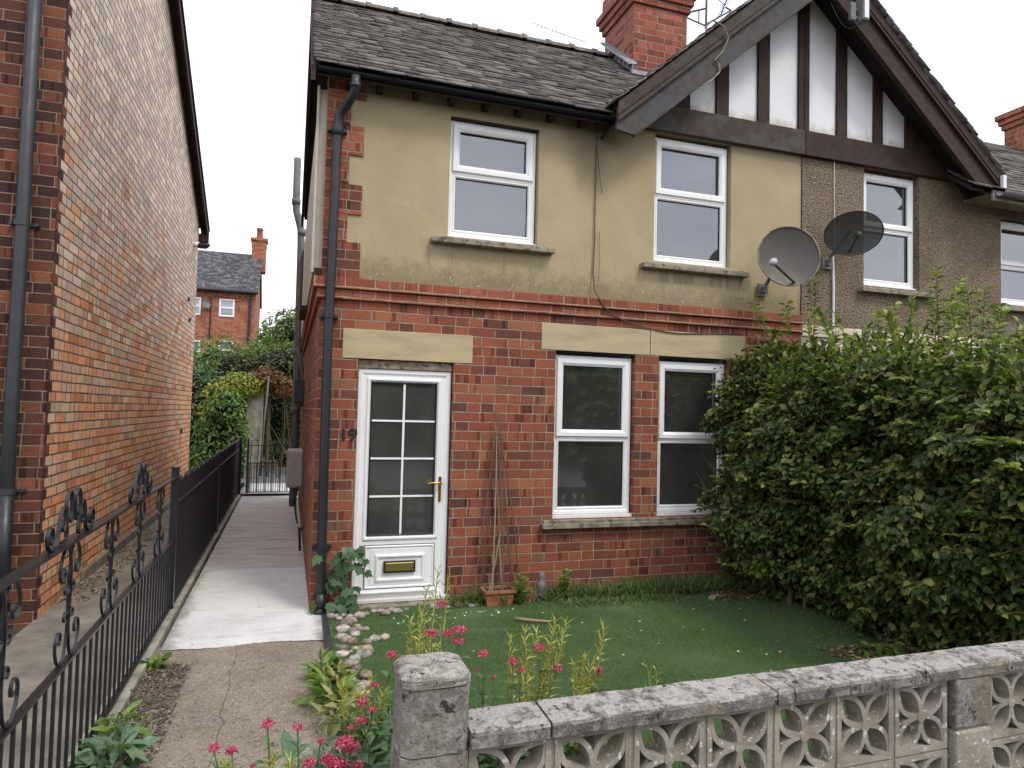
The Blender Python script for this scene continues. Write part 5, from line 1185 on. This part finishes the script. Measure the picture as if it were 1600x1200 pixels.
# --- grass and weeds along the front wall (stuff)
def blades(cs, n, h, w_, mat, name, label, cat_, lean=.5, kind='stuff'):
    c = np.array([cs[i] for i in RNG.integers(0, len(cs), n)]); P = np.stack([c[:, 0]+RNG.normal(0, 1, n)*c[:, 3], c[:, 1]+RNG.normal(0, 1, n)*c[:, 4], c[:, 2]], 1)
    D = unit(np.stack([RNG.normal(0, lean, n), RNG.normal(0, lean, n)-.2, np.ones(n)], 1)); Nn = unit(rnd(n)+np.array([0, -1, .3]))
    V, F = leaves(P, D, Nn, h*RNG.uniform(.4, 1.2, n), w_*RNG.uniform(.6, 1.3, n), fold=.15, curl=.35); o = npmesh(name, V, F, mat, None, (float(P[0, 0]), float(P[0, 1]), GZ)); tag(o, label, cat_, None, kind); return o
G0 = GZ+.005
blades([(1.25+i*.14, -.13+.03*math.sin(i*2), G0, .09, .035) for i in range(19)]+[(2.7+i*.1, -.12, G0, .08, .05) for i in range(12)], 3400, .15, .008, 'grass', 'long_grass', 'long green grass growing along the foot of the brick wall', 'grass', .55)
blades([(2.05+i*.09, -.30-.02*math.sin(i*1.3), G0, .07, .06) for i in range(12)], 900, .07, .007, 'grass', 'short_grass', 'short grass creeping onto the lawn edge', 'grass', .8)
# fallen leaves on the lawn and under the hedge
def litter(n, x0, x1, y0, y1, L, name, label, mat='litter', dens=None, zoff=.022):
    P = np.stack([RNG.uniform(x0, x1, n), RNG.uniform(y0, y1, n), np.full(n, 0.)], 1)
    P[:, 2] = GZ+zoff+np.array([lawnz(a, b) for a, b in P[:, :2]]); D = unit(np.stack([RNG.normal(size=n), RNG.normal(size=n), RNG.normal(0, .12, n)+.05], 1)); Nn = unit(np.array([0, 0, 1.])+rnd(n)*.35)
    V, F = leaves(P, D, Nn, L*RNG.uniform(.4, 1.2, n), L*.6*RNG.uniform(.4, 1.1, n), fold=.3, curl=.2); o = npmesh(name, V, F, mat, None, (float(P[0, 0]), float(P[0, 1]), GZ)); tag(o, label, 'leaves', None, 'stuff')
litter(85, 1.3, 4.0, -2.4, -.3, .034, 'fallen_leaves', 'scattered dry leaves lying on the green lawn')
litter(260, 3.45, 4.2, -.55, -.12, .05, 'leaf_litter', 'brown leaf litter under the near end of the hedge')
litter(420, 3.35, 4.4, -2.3, -1.75, .055, 'brown_litter', 'brown dead leaves heaped by the hedge foot')
litter(2600, -.93, -.68, -2.9, -.95, .024, 'debris', 'dark crumbly debris along the foot of the railing', zoff=.012, mat='debris')
litter(500, -1.86, -1.62, .7, 4.2, .04, 'passage_litter', 'dead leaves gathered along the orange wall foot', zoff=.012)
# bits: white chips
mb = MB()
for k in range(26):
    xx, yy = random.uniform(.6, 3.9), random.uniform(-2.3, -.35); s_ = random.uniform(.003, .007)
    zz = GZ+.016+lawnz(xx, yy); mb.box(xx-s_, xx+s_*1.3, yy-s_, yy+s_, zz, zz+s_)
for k in range(40):
    xx, yy = random.gauss(.95, .25), random.gauss(-.42, .06); s_ = random.uniform(.003, .007); zz = GZ+.016+lawnz(xx, yy); mb.box(xx-s_, xx+s_*1.3, yy-s_, yy+s_, zz, zz+s_)
tag(mb.build('white_chips', 'white'), 'tiny white chips sprinkled over the green lawn', 'chips', None, 'stuff')
mb = MB(); mb.tube([(1.53, -.62, GZ+.03), (1.60, -.67, GZ+.028), (1.68, -.71, GZ+.026), (1.76, -.74, GZ+.024), (1.79, -.73, GZ+.026)], [.013, .011, .010, .009, .006], 8)
tag(mb.build('stick', 'cane_pale', smooth=True), 'pale broken stick lying on the lawn by the planter', 'stick')
mb = MB()
for k in range(22):
    x0_ = random.uniform(3.72, 3.95); y0_ = random.uniform(-2.05, -1.75); mb.tube([(x0_, y0_, GZ+.02+.003*k), (x0_+random.uniform(.35, .6), y0_-random.uniform(.0, .25), GZ+.03+.002*k)], .004, 5)
tag(mb.build('twig_pile', 'twig'), 'small heap of brown twigs at the hedge foot by the wall', 'twigs')
o = hull('stone', (3.38, -.47, GZ+.03), (.035, .03, .025), 'pebble', None, seed=3, n=6); tag(o, 'lone pinkish stone on the lawn near the hedge', 'stone')
# pebbles
def peb(x, y, r, label, grp):
    o = hull('pebble', (x, y, GZ+r*.55), (r*random.uniform(.9, 1.25), r*random.uniform(.75, 1), r*random.uniform(.5, .75)), 'pebble', None, noise=random.uniform(.06, .16), seed=random.random()*40, n=7)
    for p in o.data.polygons: p.use_smooth = True
    o.rotation_euler.z = 0; tag(o, label, 'pebble', grp)
random.seed(5)
pa = [(.20+random.uniform(-.02, .05), -.20-i*.022+random.uniform(-.02, .02)) for i in range(3)]
for (x, y, r) in [(.19, -.22, .036), (.235, -.205, .03), (.285, -.20, .034), (.25, -.27, .03), (.33, -.24, .03), (.40, -.26, .042), (.46, -.20, .026), (.52, -.145, .030), (.575, -.155, .032), (.60, -.225, .040), (.66, -.145, .032), (.70, -.20, .034), (1.00, -.16, .045), (1.06, -.14, .028), (.78, -.13, .02)]:
    peb(x, y, r, 'smooth pale pebble laid in the row in front of the doorstep', 'pebbles in front of the doorstep')
for (x, y, r) in [(1.16, -.10, .034), (1.20, -.15, .038), (1.26, -.12, .036), (1.30, -.17, .032), (1.33, -.09, .030), (1.24, -.06, .03), (1.12, -.16, .026), (1.36, -.14, .024)]:
    peb(x, y, r, 'rounded grey pebble heaped between door and planter', 'pebbles heaped beside the planter')
k = 0
for i in range(34):
    y = -.32-i*.047; x = .27+.05*math.sin(i*1.9)+random.uniform(-.04, .06); peb(x-.02 if i > 6 else x, y, random.uniform(.022, .05), 'rounded cream pebble edging the lawn beside the path', 'pebbles edging the lawn by the path')
for (x, y, r) in [(.45, -.82, .045), (.52, -.80, .040), (.39, -.86, .036), (.40, -.58, .034), (.36, -1.05, .05)]:
    peb(x, y, r, 'larger rounded stone lying out on the lawn left edge', 'stones out on the lawn edge')
random.seed(11)
# planter with cane wigwam
pt = thing('trough_planter', 'small terracotta trough planter against the brick wall', 'planter', (1.52, -.16, GZ))
mb = MB(); a0, a1, b0, b1 = 1.405, 1.655, -.235, -.075; zb, zt_ = GZ+.005, .075
def frust(mb, x0, x1, y0, y1, z0, z1, ins):
    mb.add([(x0+ins, y0+ins, z0), (x1-ins, y0+ins, z0), (x1-ins, y1-ins, z0), (x0+ins, y1-ins, z0), (x0, y0, z1), (x1, y0, z1), (x1, y1, z1), (x0, y1, z1)], [(0, 3, 2, 1), (0, 1, 5, 4), (1, 2, 6, 5), (2, 3, 7, 6), (3, 0, 4, 7)])
frust(mb, a0, a1, b0, b1, zb, zt_, .022); mb.build('trough', 'terracotta', pt)
mb = MB(); frame_rect(mb, 0, 1, 0, 1, 0, 1, .1); mb = MB()
mb.box(a0-.008, a1+.008, b0-.008, b0+.008, zt_-.02, zt_+.006); mb.box(a0-.008, a1+.008, b1-.008, b1+.008, zt_-.02, zt_+.006); mb.box(a0-.008, a0+.008, b0+.008, b1-.008, zt_-.02, zt_+.006); mb.box(a1-.008, a1+.008, b0+.008, b1-.008, zt_-.02, zt_+.006); mb.build('rim', 'terracotta', pt, bevel=.003)
mb = MB(); mb.box(a0+.005, a1-.005, b0+.005, b1-.005, zt_-.035, zt_-.012); mb.build('compost', 'soil', pt)
pt2 = thing('plant_pot', 'second terracotta pot half hidden behind grass right of the trough', 'planter', (1.79, -.13, GZ))
mb = MB(); frust(mb, 1.72, 1.86, -.20, -.07, GZ+.005, .05, .015); mb.box(1.73, 1.85, -.19, -.08, .03, .04); mb.build('pot', 'terracotta', pt2, bevel=.002)
cn = thing('cane_wigwam', 'tall wigwam of brown canes leaning on the brick wall', 'trellis', (1.54, -.12, 0))
apex = Vector((1.515, -.06, 1.42)); feet = [(1.345, -.05, .0), (1.42, -.03, .0), (1.47, -.19, .04), (1.52, -.05, .02), (1.565, -.18, .05), (1.60, -.06, .03), (1.66, -.10, .04), (1.70, -.14, .0), (1.76, -.05, .03), (1.57, -.04, .02)]
for i, f_ in enumerate(feet):
    ov = (apex-Vector(f_)); top = Vector(f_)+ov*(1+random.uniform(-.06, .09)); top.y = min(top.y, -.02); mb = MB(); bow = (random.uniform(-.03, .03), -.005, 0)
    mb.tube(curve(f_, top, bow, 8), [.0066-.0003*j for j in range(9)], 6); mb.build('cane', 'cane_pale' if i in (2, 5) else 'cane', cn)
mb = MB(); mb.tube([(1.44, -.18, .03), (1.50, -.15, .28), (1.545, -.13, .52)], .007, 6); mb.tube([(1.56, -.17, .05), (1.54, -.12, .45)], .006, 6); mb.build('cane', 'cane_pale', cn)
mb = MB()
for k in range(26):
    h_ = random.uniform(.1, 1.25); f0 = 1-h_/1.42; xx = 1.53+random.uniform(-.17, .17)*f0; mb.tube(curve((xx, -.08, h_), (xx+random.uniform(-.12, .12)*f0, -.06, h_+random.uniform(.1, .3)), (.02, -.01, 0), 5), .0016, 4, cap=False)
mb.tube([(1.50, -.085, 1.36), (1.53, -.10, 1.35), (1.54, -.07, 1.37), (1.51, -.05, 1.36), (1.50, -.085, 1.35)], .004, 5); mb.build('dead_vine', 'cane', cn)
# ornament
t = thing('garden_ornament', 'small weathered grey garden ornament beside the pot', 'ornament', (1.925, -.13, GZ))
mb = MB(); mb.lathe([(.001, GZ), (.055, GZ), (.05, .0), (.035, .03), (.045, .06), (.04, .10), (.022, .12), (.032, .15), (.022, .18), (.001, .19)], (1.925, -.13, 0), 14); mb.build('figure', 'greypipe', t, smooth=True)
mb = MB(); mb.box(1.87, 1.98, -.18, -.08, GZ, GZ+.03); mb.build('base', 'sill', t, bevel=.006)

def stem_plant(name, label, cat_, base, stems, mat, L, W, per=22, group=None, spread=.5, seed=0):
    t = thing(name, label, cat_, base, group); mb = MB(); parts = []
    for (dx, dy, h_) in stems:
        p0 = Vector(base); p1 = Vector((base[0]+dx, base[1]+dy, base[2]+h_)); pts = curve(p0, p1, (random.uniform(-.02, .02), 0, 0), 6); mb.tube(pts, [.004, .004, .0035, .003, .003, .002, .0015], 5, cap=False)
        m = max(4, int(per*h_/.3)); u_ = np.linspace(.18, 1, m); P = np.array([p0.lerp(p1, float(a)) for a in u_]); ang = np.arange(m)*2.4+random.random()*6
        D = np.stack([np.cos(ang), np.sin(ang), .5+.5*u_], 1); Nn = np.array([0, -.3, 1.])+rnd(m)*.4; s2 = (1.1-.5*u_)*RNG.uniform(.75, 1.2, m); parts.append(leaves(P, D, Nn, L*s2, W*s2, curl=.3))
    mb.build('stems', 'stem', t); V, F = cat(parts); npmesh('leaves', V, F, mat, t, tuple(wloc(t))); return t
stem_plant('leafy_weed', 'small bright green leafy plant by the brick wall base', 'plant', (2.12, -.16, GZ), [(0, 0, .27), (.05, 0, .24), (-.05, -.02, .22), (.02, -.05, .2)], 'leaf_weed', .06, .035, 30)
stem_plant('bushy_weed', 'small bushy green plant right of the terracotta trough', 'plant', (1.70, -.22, GZ), [(0, 0, .26), (.06, 0, .22), (-.05, -.02, .2), (.08, -.04, .15), (.02, -.05, .24)], 'leaf_shrub', .05, .025, 36)
stem_plant('corner_weed', 'tiny weed at the foot of the black downpipe', 'plant', (.06, -.10, GZ), [(0, 0, .10), (.02, -.03, .08)], 'leaf_weed', .04, .02, 40)
# sycamore sapling with lobed leaves
def maple(P, D, Nn, S):
    """five lobed leaves"""
    prof = [(0, -.02), (.20, -.12), (.30, .05), (.50, .18), (.34, .30), (.46, .52), (.24, .50), (.16, .66), (0, .95), (-.16, .66), (-.24, .50), (-.46, .52), (-.34, .30), (-.50, .18), (-.30, .05), (-.20, -.12)]
    n = len(P); D = unit(D); Nn = unit(Nn-D*np.sum(Nn*D, 1, keepdims=True)); Sd = np.cross(D, Nn); S = S[:, None]
    vs = [P+D*S*.28]
    for a, b in prof: vs.append(P+Sd*S*a+D*S*b-Nn*S*(.25*a*a+.12*b*b))
    V = np.stack(vs, 1).reshape(-1, 3); k = len(prof); F = np.array([(0, 1+i, 1+(i+1) % k) for i in range(k)]); F = (F[None]+(np.arange(n)*(k+1))[:, None, None]).reshape(-1, 3); return V, F
sy = thing('sycamore_sapling', 'sycamore sapling with drooping lobed leaves between downpipe and door', 'sapling', (.27, -.10, GZ))
mb = MB(); mb.tube([(.27, -.10, GZ), (.275, -.11, .2), (.29, -.12, .36)], [.008, .006, .004], 6); mb.tube([(.275, -.11, .12), (.36, -.13, .30), (.42, -.14, .36)], .003, 5); mb.tube([(.272, -.10, .05), (.20, -.12, .22)], .003, 5); mb.build('stem', 'twig', sy)
m = 60; P = np.stack([RNG.normal(.28, .068, m), RNG.uniform(-.20, -.08, m), RNG.uniform(.0, .47, m)], 1); P = np.concatenate([P, np.array([[.38, -.15, .44], [.42, -.15, .42], [.44, -.15, .36], [.42, -.17, .30], [.39, -.16, .38], [.45, -.14, .26]])]); m = len(P)
D = unit(np.stack([RNG.normal(0, .5, m), -.5+RNG.normal(0, .3, m), -.7+RNG.normal(0, .25, m)], 1)); Nn = np.array([0, -1, .55])+rnd(m)*.35
V, F = maple(P, D, Nn, RNG.uniform(.06, .105, m)); npmesh('leaves', V, F, 'leaf_maple', sy, tuple(wloc(sy)))
iv = thing('ivy_patch', 'small patch of light green ivy behind the low wall', 'ivy', (3.75, -2.0, GZ)); m = 60
P = np.stack([RNG.normal(3.72, .12, m), RNG.normal(-1.98, .09, m), GZ+RNG.uniform(.03, .12, m)], 1); V, F = maple(P, rnd(m)*np.array([1, 1, .2]), np.array([0, -.5, 1.])+rnd(m)*.3, RNG.uniform(.035, .07, m)); npmesh('leaves', V, F, 'leaf_weed', iv, tuple(wloc(iv)))
mb = MB()
for i in range(6): mb.tube([(3.75, -2.0, GZ), (3.75+random.uniform(-.2, .2), -2.0+random.uniform(-.1, .1), GZ+.06)], .002, 4)
mb.build('runners', 'twig', iv)

# rosette weeds (dock / dandelion)
def rosette(name, label, base, n, L, W, mat, up=.6, spread=.03, zr=.04):
    t = thing(name, label, 'weed', base); ang = RNG.uniform(0, 6.28, n); el = RNG.uniform(.1, up+.4, n); rs = spread*RNG.random(n)**.5
    D = np.stack([np.cos(ang), np.sin(ang), el], 1); P = np.array(base)+np.stack([np.cos(ang)*rs, np.sin(ang)*rs, RNG.uniform(0, zr, n)], 1)
    V, F = leaves(P, D+rnd(n)*.35, np.array([0, 0, 1.])+rnd(n)*.8, L*RNG.uniform(.35, 1.15, n), W*RNG.uniform(.5, 1.25, n), curl=.45, fold=.3); npmesh('leaves', V, F, mat, t, tuple(wloc(t))); return t
rosette('dandelion_weed', 'small green weed at the railing foot by the white path edge', (-.88, -.98, GZ), 26, .10, .032, 'leaf_weed', .6, .03)
rosette('dock_weed', 'broad leaved green weed at the bottom left below the railing', (-.83, -2.22, GZ), 85, .11, .050, 'leaf_valerian', 1.1, .09, .12)
rosette('dock_weed', 'second broad leaved weed pushing through the railing bars', (-.87, -1.95, GZ), 40, .10, .042, 'leaf_weed', 1.0, .06, .14)
rosette('plantain_weed', 'green weed with wilting leaves on the path edge left of the pillar', (.08, -1.42, GZ), 60, .12, .036, 'leaf_weed', 1.3, .06, .10)
rosette('wilted_weed', 'wilting yellowish weed drooping by the pebbles', (.13, -1.62, GZ), 55, .11, .036, 'leaf_wilt', .8, .09, .12)
rosette('tall_dock', 'upright dark green dock stems by the pebbles near the pillar', (.10, -1.80, GZ), 40, .17, .036, 'leaf_weed', 2.0, .06, .12)
rosette('wilted_dock', 'brownish wilting dock leaves beside the path just left of the pillar', (.14, -2.05, GZ), 50, .12, .036, 'leaf_wilt', 1.2, .08, .16)
# red valerian
def flower_head(c, r, parent):
    m = int(150); d_ = unit(RNG.normal(size=(m, 3))*np.array([1, 1, .6])+np.array([0, 0, .35])); P = np.array(c)+d_*r*np.array([1, 1, .65])*RNG.uniform(.45, 1, m)[:, None]
    V, F = leaves(P, rnd(m)+d_*.5, d_+rnd(m)*.5, r*.42, r*.26, fold=.25); npmesh('flower_head', V, F, 'pink', parent, tuple(wloc(parent)))
def valerian(base, heads, label, nleaf=40, extra=0):
    t = thing('red_valerian', label, 'flower', base, 'red valerian plants by the garden wall'); mb = MB(); parts = []
    for (x, y, z, r) in heads:
        p0 = Vector((base[0]+random.uniform(-.04, .04), base[1]+random.uniform(-.04, .04), base[2])); p1 = Vector((x, y, z-.005)); pts = curve(p0, p1, (random.uniform(-.03, .03), random.uniform(-.02, .02), 0), 8); mb.tube(pts, [.0042]*5+[.0035, .003, .003, .0025], 5, cap=False)
        flower_head((x, y, z), r, t)
        m = 12; u_ = np.repeat(np.linspace(.12, .85, m//2), 2); P = np.array([pts[min(8, int(a*8))].lerp(pts[min(8, int(a*8)+1)], (a*8) % 1) for a in u_]); ang = np.arange(m)*math.pi+np.repeat(np.arange(m//2)*1.57, 2)+random.random()
        D = np.stack([np.cos(ang), np.sin(ang), .55+0*ang], 1); s2 = (1.15-.7*u_); parts.append(leaves(P, D, np.array([0, 0, 1.])+rnd(m)*.2, .105*s2, .044*s2, curl=.25))
    n = int(nleaf*1.9); ang = RNG.uniform(0, 6.28, n); P = np.array(base)+np.stack([np.cos(ang)*RNG.uniform(0, .09, n), np.sin(ang)*RNG.uniform(0, .13, n), RNG.uniform(.0, .30, n)], 1); D = np.stack([np.cos(ang), np.sin(ang), RNG.uniform(.2, 1.3, n)], 1)
    parts.append(leaves(P, D, np.array([0, 0, 1.])+rnd(n)*.3, .11*RNG.uniform(.6, 1.2, n), .042*RNG.uniform(.7, 1.2, n), curl=.3))
    mb.build('stems', 'stem', t); V, F = cat(parts); npmesh('leaves', V, F, 'leaf_valerian', t, tuple(wloc(t))); return t
def ys(base, tips, label, name='wild_mustard', dens=70):
    """yellow-green seeding stems with thin up-curved pods"""
    t = thing(name, label, 'weed', base, 'yellow seeding weeds by the garden wall'); mb = MB(); parts = []
    for (x, y, z) in tips:
        p0 = Vector((base[0]+random.uniform(-.03, .03), base[1]+random.uniform(-.03, .03), base[2])); p1 = Vector((x, y, z)); pts = curve(p0, p1, (random.uniform(-.03, .03), 0, 0), 8); mb.tube(pts, [.0034]*6+[.003, .0025, .002], 5, cap=False)
        m = dens; u_ = np.linspace(.34, 1, m); P = np.array([p0.lerp(p1, float(a)) for a in u_]); ang = np.arange(m)*2.4
        D = np.stack([np.cos(ang)*.75, np.sin(ang)*.75, .9+0*ang], 1); parts.append(leaves(P, D, rnd(m)+np.array([0, -1, 0]), .062*RNG.uniform(.6, 1.1, m)*(1.3-.5*u_), .0062, curl=-.45, fold=.1))
    mb.build('stems', 'pod_stem', t); V, F = cat(parts); npmesh('pods', V, F, 'grass_yellow', t, tuple(wloc(t))); return t
WB = -3.02
valerian((-.12, WB-.0, GZ), [(-.20, -3.10, .45, .020), (-.10, -3.06, .41, .016), (-.02, -3.05, .35, .012), (.03, -3.12, .30, .025)], 'pink flowered valerian on the path edge with two tall heads')
valerian((-.30, -3.15, GZ), [(-.365, -3.12, .40, .018), (-.31, -3.10, .375, .019), (-.29, -3.2, .30, .018), (-.24, -3.15, .34, .010)], 'lowest pink valerian at the bottom edge left of the pillar')
valerian((.06, -3.12, GZ), [(.055, -3.12, .365, .030), (.085, -3.10, .335, .028), (.035, -3.15, .31, .03), (.0, -3.14, .325, .024), (-.06, -3.12, .31, .022), (.10, -3.16, .30, .02)], 'thick clump of pink valerian against the left of the pillar', 60)
valerian((.20, -2.75, GZ), [(.27, -2.75, .525, .022), (.20, -2.80, .43, .015), (.155, -2.78, .36, .022), (.19, -2.80, .335, .014)], 'pink valerian growing behind the left side of the pillar')
valerian((.46, -2.98, GZ), [(.395, -2.95, .665, .022), (.455, -2.97, .665, .020), (.50, -2.97, .675, .024), (.49, -2.98, .635, .022), (.44, -2.9, .76, .020)], 'tallest pink valerian rising just above the pillar cap', 50)
valerian((.62, -3.0, GZ), [(.59, -3.0, .585, .022), (.57, -2.98, .52, .009), (.63, -3.02, .50, .010)], 'pink valerian right of the pillar behind the coping', 55)
valerian((.80, -2.98, GZ), [(.825, -3.0, .59, .022), (.905, -3.0, .50, .020), (.865, -2.98, .535, .010)], 'pink valerian in the middle of the flowers behind the coping', 60)
valerian((1.00, -3.02, GZ), [(1.08, -3.02, .49, .014), (1.09, -3.0, .465, .012)], 'small reddish valerian at the right end of the flowers', 40)
ys((.74, -3.0, GZ), [(.70, -3.0, .64), (.76, -3.0, .66), (.82, -2.98, .645), (.90, -2.98, .69), (.94, -3.0, .68), (.87, -3.0, .60)], 'tall yellow seeding weed between the pink flowers')
ys((1.00, -3.0, GZ), [(1.02, -3.0, .54), (1.12, -2.98, .64), (1.05, -3.0, .50), (.97, -3.02, .52)], 'yellow seeding weed leaning right over the lawn')
ys((1.28, -3.1, GZ), [(1.26, -3.1, .50), (1.30, -3.1, .49)], 'short yellow weed poking above the wall coping', dens=20)
ys((.36, -2.7, GZ), [(.40, -2.7, .66), (.44, -2.7, .58), (.36, -2.65, .63), (.50, -2.7, .60)], 'yellow seeding weed behind the pillar top')
ys((.16, -2.7, GZ), [(.08, -2.7, .40), (.14, -2.75, .38), (.20, -2.7, .42), (.24, -2.8, .40)], 'yellow seeding weed left of the pillar')
ys((.46, -2.4, GZ), [(.53, -2.4, .78), (.58, -2.4, .745), (.48, -2.4, .70)], 'tallest yellow seeding weed in front of the doorstep view', dens=40)
ys((-.22, -3.12, GZ), [(-.33, -3.12, .34), (-.18, -3.1, .34), (-.12, -3.14, .33)], 'low yellow weed at the bottom edge of the path')
blades([(.30+i*.1, -3.1, G0, .06, .05) for i in range(9)]+[(.15, -2.9, G0, .06, .15), (.10, -3.2, G0, .08, .08)], 1300, .22, .010, 'grass', 'tangled_grass', 'tangled grass behind the pillar and block wall', 'grass', .5)

blades([(.20+.02*i, -2.95+.14*i, G0, .05, .06) for i in range(8)]+[(.12, -2.6, G0, .04, .25)], 700, .13, .010, 'leaf_valerian', 'green_undergrowth', 'thin green undergrowth between the pebbles and the pillar', 'undergrowth', .7)

# short artificial pile standing on the lawn sheet
n = 150000; P = np.stack([RNG.uniform(.17, 4.05, n), RNG.uniform(-3.2, -.1, n), np.zeros(n)], 1)
P[:, 2] = GZ+.010+np.vectorize(lawnz)(P[:, 0], P[:, 1]); hgt = RNG.uniform(.006, .019, n)*(1+.35*np.sin(P[:, 0]*5+np.sin(P[:, 1]*4)*2)); an = RNG.uniform(0, 6.28, n)
dx = np.stack([np.cos(an), np.sin(an), 0*an], 1)*.0016; tp = P+np.stack([RNG.normal(0, .006, n), RNG.normal(-.002, .006, n), hgt], 1)
V = np.stack([P-dx, P+dx, tp], 1).reshape(-1, 3); F = np.arange(3*n).reshape(-1, 3)
tag(npmesh('turf_pile', V, F, 'turf_pile', None, (2, -1.6, GZ)), 'short green artificial grass pile covering the front garden', 'artificial grass', None, 'stuff')
valerian((-.02, -3.22, GZ), [(-.02, -3.20, .27, .024), (.03, -3.22, .265, .022), (-.07, -3.2, .26, .018), (.08, -3.2, .285, .024)], 'low pink valerian at the very bottom edge beside the pillar', 60)
valerian((.14, -2.95, GZ), [(.135, -2.95, .36, .020), (.17, -2.96, .40, .016), (.10, -2.93, .33, .014)], 'loose pink valerian leaning out left of the pillar', 45)
valerian((.70, -3.05, GZ), [(.70, -3.04, .56, .018), (.73, -3.05, .53, .014)], 'small pink valerian among the yellow stems behind the coping', 55)
